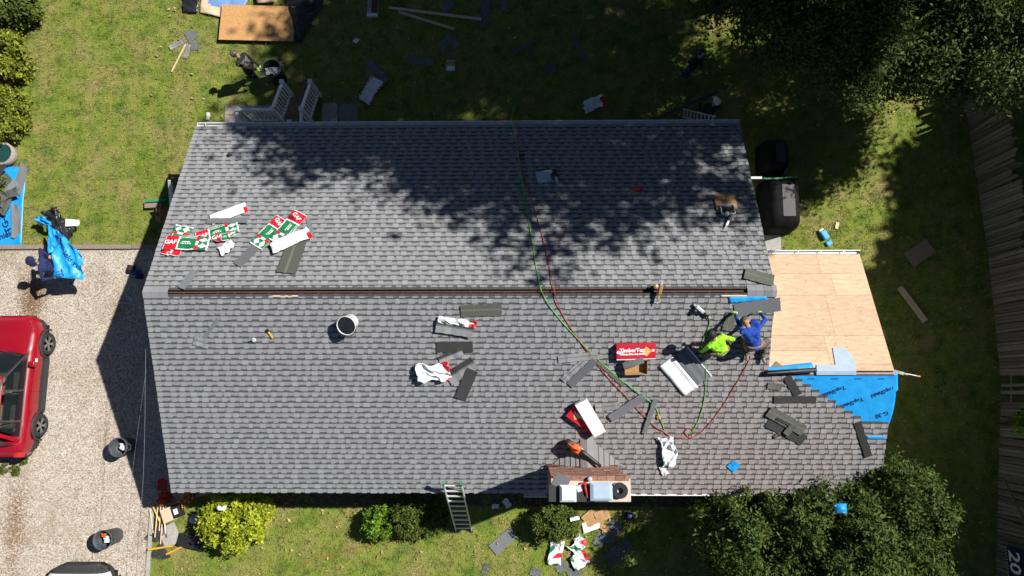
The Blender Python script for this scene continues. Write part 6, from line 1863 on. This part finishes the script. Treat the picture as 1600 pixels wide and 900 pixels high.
# blue hoodie, bent over toward the ridge
pel = F_(1180, 541, .5); che = F_(1172, 515, .72); hea = F_(1165, 503, .66)
t, J = person('worker in a blue hooded sweatshirt bending over the last shingle courses', F_(1178, 550), pel, che, hea, (1, .25, 0), F_(1147, 486, .12), F_(1189, 490, .3), F_(1166, 553, .09), F_(1192, 556, .09),
              dict(base_m, shirt='cloth_blue', pants='cloth_tan', glove='glove_lime', shoe='boot'), armpole=((-1, .2, .6), (1, .4, .4)), legpole=[(-.3, 1, .2), (.4, 1, .2)], look=(-.2, .8, -.6), cap='cloth_tan')
tool_belt(t, J)
hd = F_(1181, 503, .7) - t.location
MB().lathe([(0, -.1), (.1, -.07), (.13, -.01), (.12, .03), (.07, .045), (.03, .035), (0, .03)], 18, 0, 1, Matrix.Translation(hd + Vector((-.03, -.07, -.02))) @ RX(25) @ RY(-15), 1.0, 1.05).build('hood', 'cloth_blue', t, smooth=True)
# navy hooded carrier on the drive
t, J = person('person in navy hooded clothes carrying a blue sheet across the drive', G(102, 425), G(84, 419, .92), G(63, 413, 1.34), G(50, 408, 1.5), (0, -1, .02), G(75, 399, 1.18), G(83, 434, 1.08), G(98, 416, .09), G(106, 431, .09),
              dict(base_m, shirt='cloth_navy', pants='cloth_navy', shoe='boot'), armpole=((-.2, .9, -.3), (-.2, -.9, -.3)), look=(1, 0, -.4), hood=True)
# black clothed person at the can
t, J = person('person in black with a camouflage hood reaching into the trash can', G(398, 121), G(387, 104, .92), G(376, 92, 1.34), G(367, 85, 1.5), (-.45, -.85, 0), G(404, 102, .86), G(405, 110, .88), G(400, 120, .09), G(392, 120, .09),
              dict(base_m, shirt='cloth_black', pants='cloth_black', shoe='boot', glove='glove_lime'), armpole=((0, .6, -1), (-.3, -.6, -1)), look=(.7, -.4, -.4), cap='cloth_camo')
MB().sheet(8, 6, lambda u, v: tuple(J['chest'] + J['side'] * (u - .5) * .3 - J['spine'] * (v * .3 - .06) - J['fwd'] * (.135 + .025 * math.sin(u * 3.14))), .01).build('camouflage_vest', 'cloth_camo', t, smooth=True)
# two people in the deep shade
t, J = person('person in a black top and blue jeans standing in the deep tree shade', G(1071, 121), G(1082, 104, .93), G(1091, 91, 1.38), G(1097, 83, 1.58), (-.8, -.5, 0), G(1096, 108, .82), G(1076, 96, .86), G(1074, 120, .09), G(1066, 118, .09),
              dict(base_m, shirt='cloth_black', pants='cloth_jeans', shoe='boot'), look=(-.1, -1, -.1), shirt_sleeve=True)
t, J = person('person in black with a pale cap holding the long downspout by the ladder', G(1096, 190), G(1105, 177, .93), G(1113, 166, 1.38), G(1119, 160, 1.58), (1, -.2, 0), G(1094, 162, 1.2), G(1118, 152, 1.2), G(1093, 192, .09), G(1101, 191, .09),
              dict(base_m, shirt='cloth_black', pants='cloth_black', shoe='boot'), look=(-.3, 1, -.1), cap='white_paint', armpole=((-.5, 0, -1), (.5, 0, -1)))
# sheet carried by the navy person
def wsheet(name, label, quads, mats, lettering=None):
    o0 = Vector((quads[0][0][0].x, quads[0][0][0].y, 0)); t = thing(name, label, 'sheet', Matrix.Translation(o0))
    for part, m, P, amp, sd in [(q[1], q[2], q[0], q[3], q[4]) for q in quads]:
        a, b, c, d = [Vector(p) - o0 for p in P]
        def fn(u, v):
            p = (d * (1 - u) + c * u) * (1 - v) + (a * (1 - u) + b * u) * v
            return (p.x, p.y, p.z + amp * (vnoise(u * 4, v * 4, sd) + .5 * vnoise(u * 10, v * 8, sd + 1) + .5 * abs(math.sin(u * 6 + v * 4 + sd)) ** 4))
        MB().sheet(16, 14, fn, .004).build(part, m, t, smooth=True)
        if lettering and part == lettering[1]:
            tb = MB()
            for s, u, v, sz, ang in lettering[0]:
                q = Vector(fn(u, v)); tb2 = MB(); text_mb(tb2, s, sz, Matrix.Identity(4), 0, .004)
                ux = (Vector(fn(.8, v)) - Vector(fn(.2, v))).length / .6; vy = (Vector(fn(u, .8)) - Vector(fn(u, .2))).length / .6
                ca, sa = math.cos(rad(ang)), math.sin(rad(ang))
                tb2.v = [tuple(Vector(fn(min(1, max(0, u + (p[0] * ca - p[1] * sa) / ux)), min(1, max(0, v + (p[0] * sa + p[1] * ca) / vy)))) + Vector((0, 0, .022))) for p in tb2.v]
                tb.add(tb2.v, tb2.f)
            tag(tb.build('lettering', 'navy_ink', t), None, None, None, 'stuff')
    return t
wsheet('carried_sheet', 'crumpled bright blue sheet carried by the navy clothed person',
       [((G(96, 361, .9), G(131, 399, .95), G(134, 438, .85), G(84, 434, 1.05)), 'main_fold', 'blue_sheet', .16, 3),
        ((G(79, 352, .6), G(92, 362, .75), G(97, 385, .9), G(78, 398, 1.0)), 'narrow_fold', 'blue_sheet', .1, 4),
        ((G(58, 341, .3), G(72, 339, .35), G(90, 354, .5), G(66, 353, .35)), 'loose_end', 'blue_sheet', .14, 5)],
       None, ([('TopShield TG-30', .52, .58, .2, -32), ('TG', .3, .1, .2, -60)], 'main_fold'))
wsheet('black_bag', 'black plastic sheet with a white label trailing from the blue sheet on the lawn',
       [((G(72, 336, .25), G(94, 323, .25), G(104, 344, .3), G(92, 362, .4)), 'upper_fold', 'black_sheet', .2, 6),
        ((G(93, 344, .3), G(130, 346, .12), G(111, 378, .2), G(94, 362, .5)), 'lower_fold', 'black_sheet', .2, 7),
        ((G(103, 342, .46), G(125, 344, .34), G(124, 353, .34), G(103, 354, .5)), 'white_label', 'paper_white', .03, 8)], None)
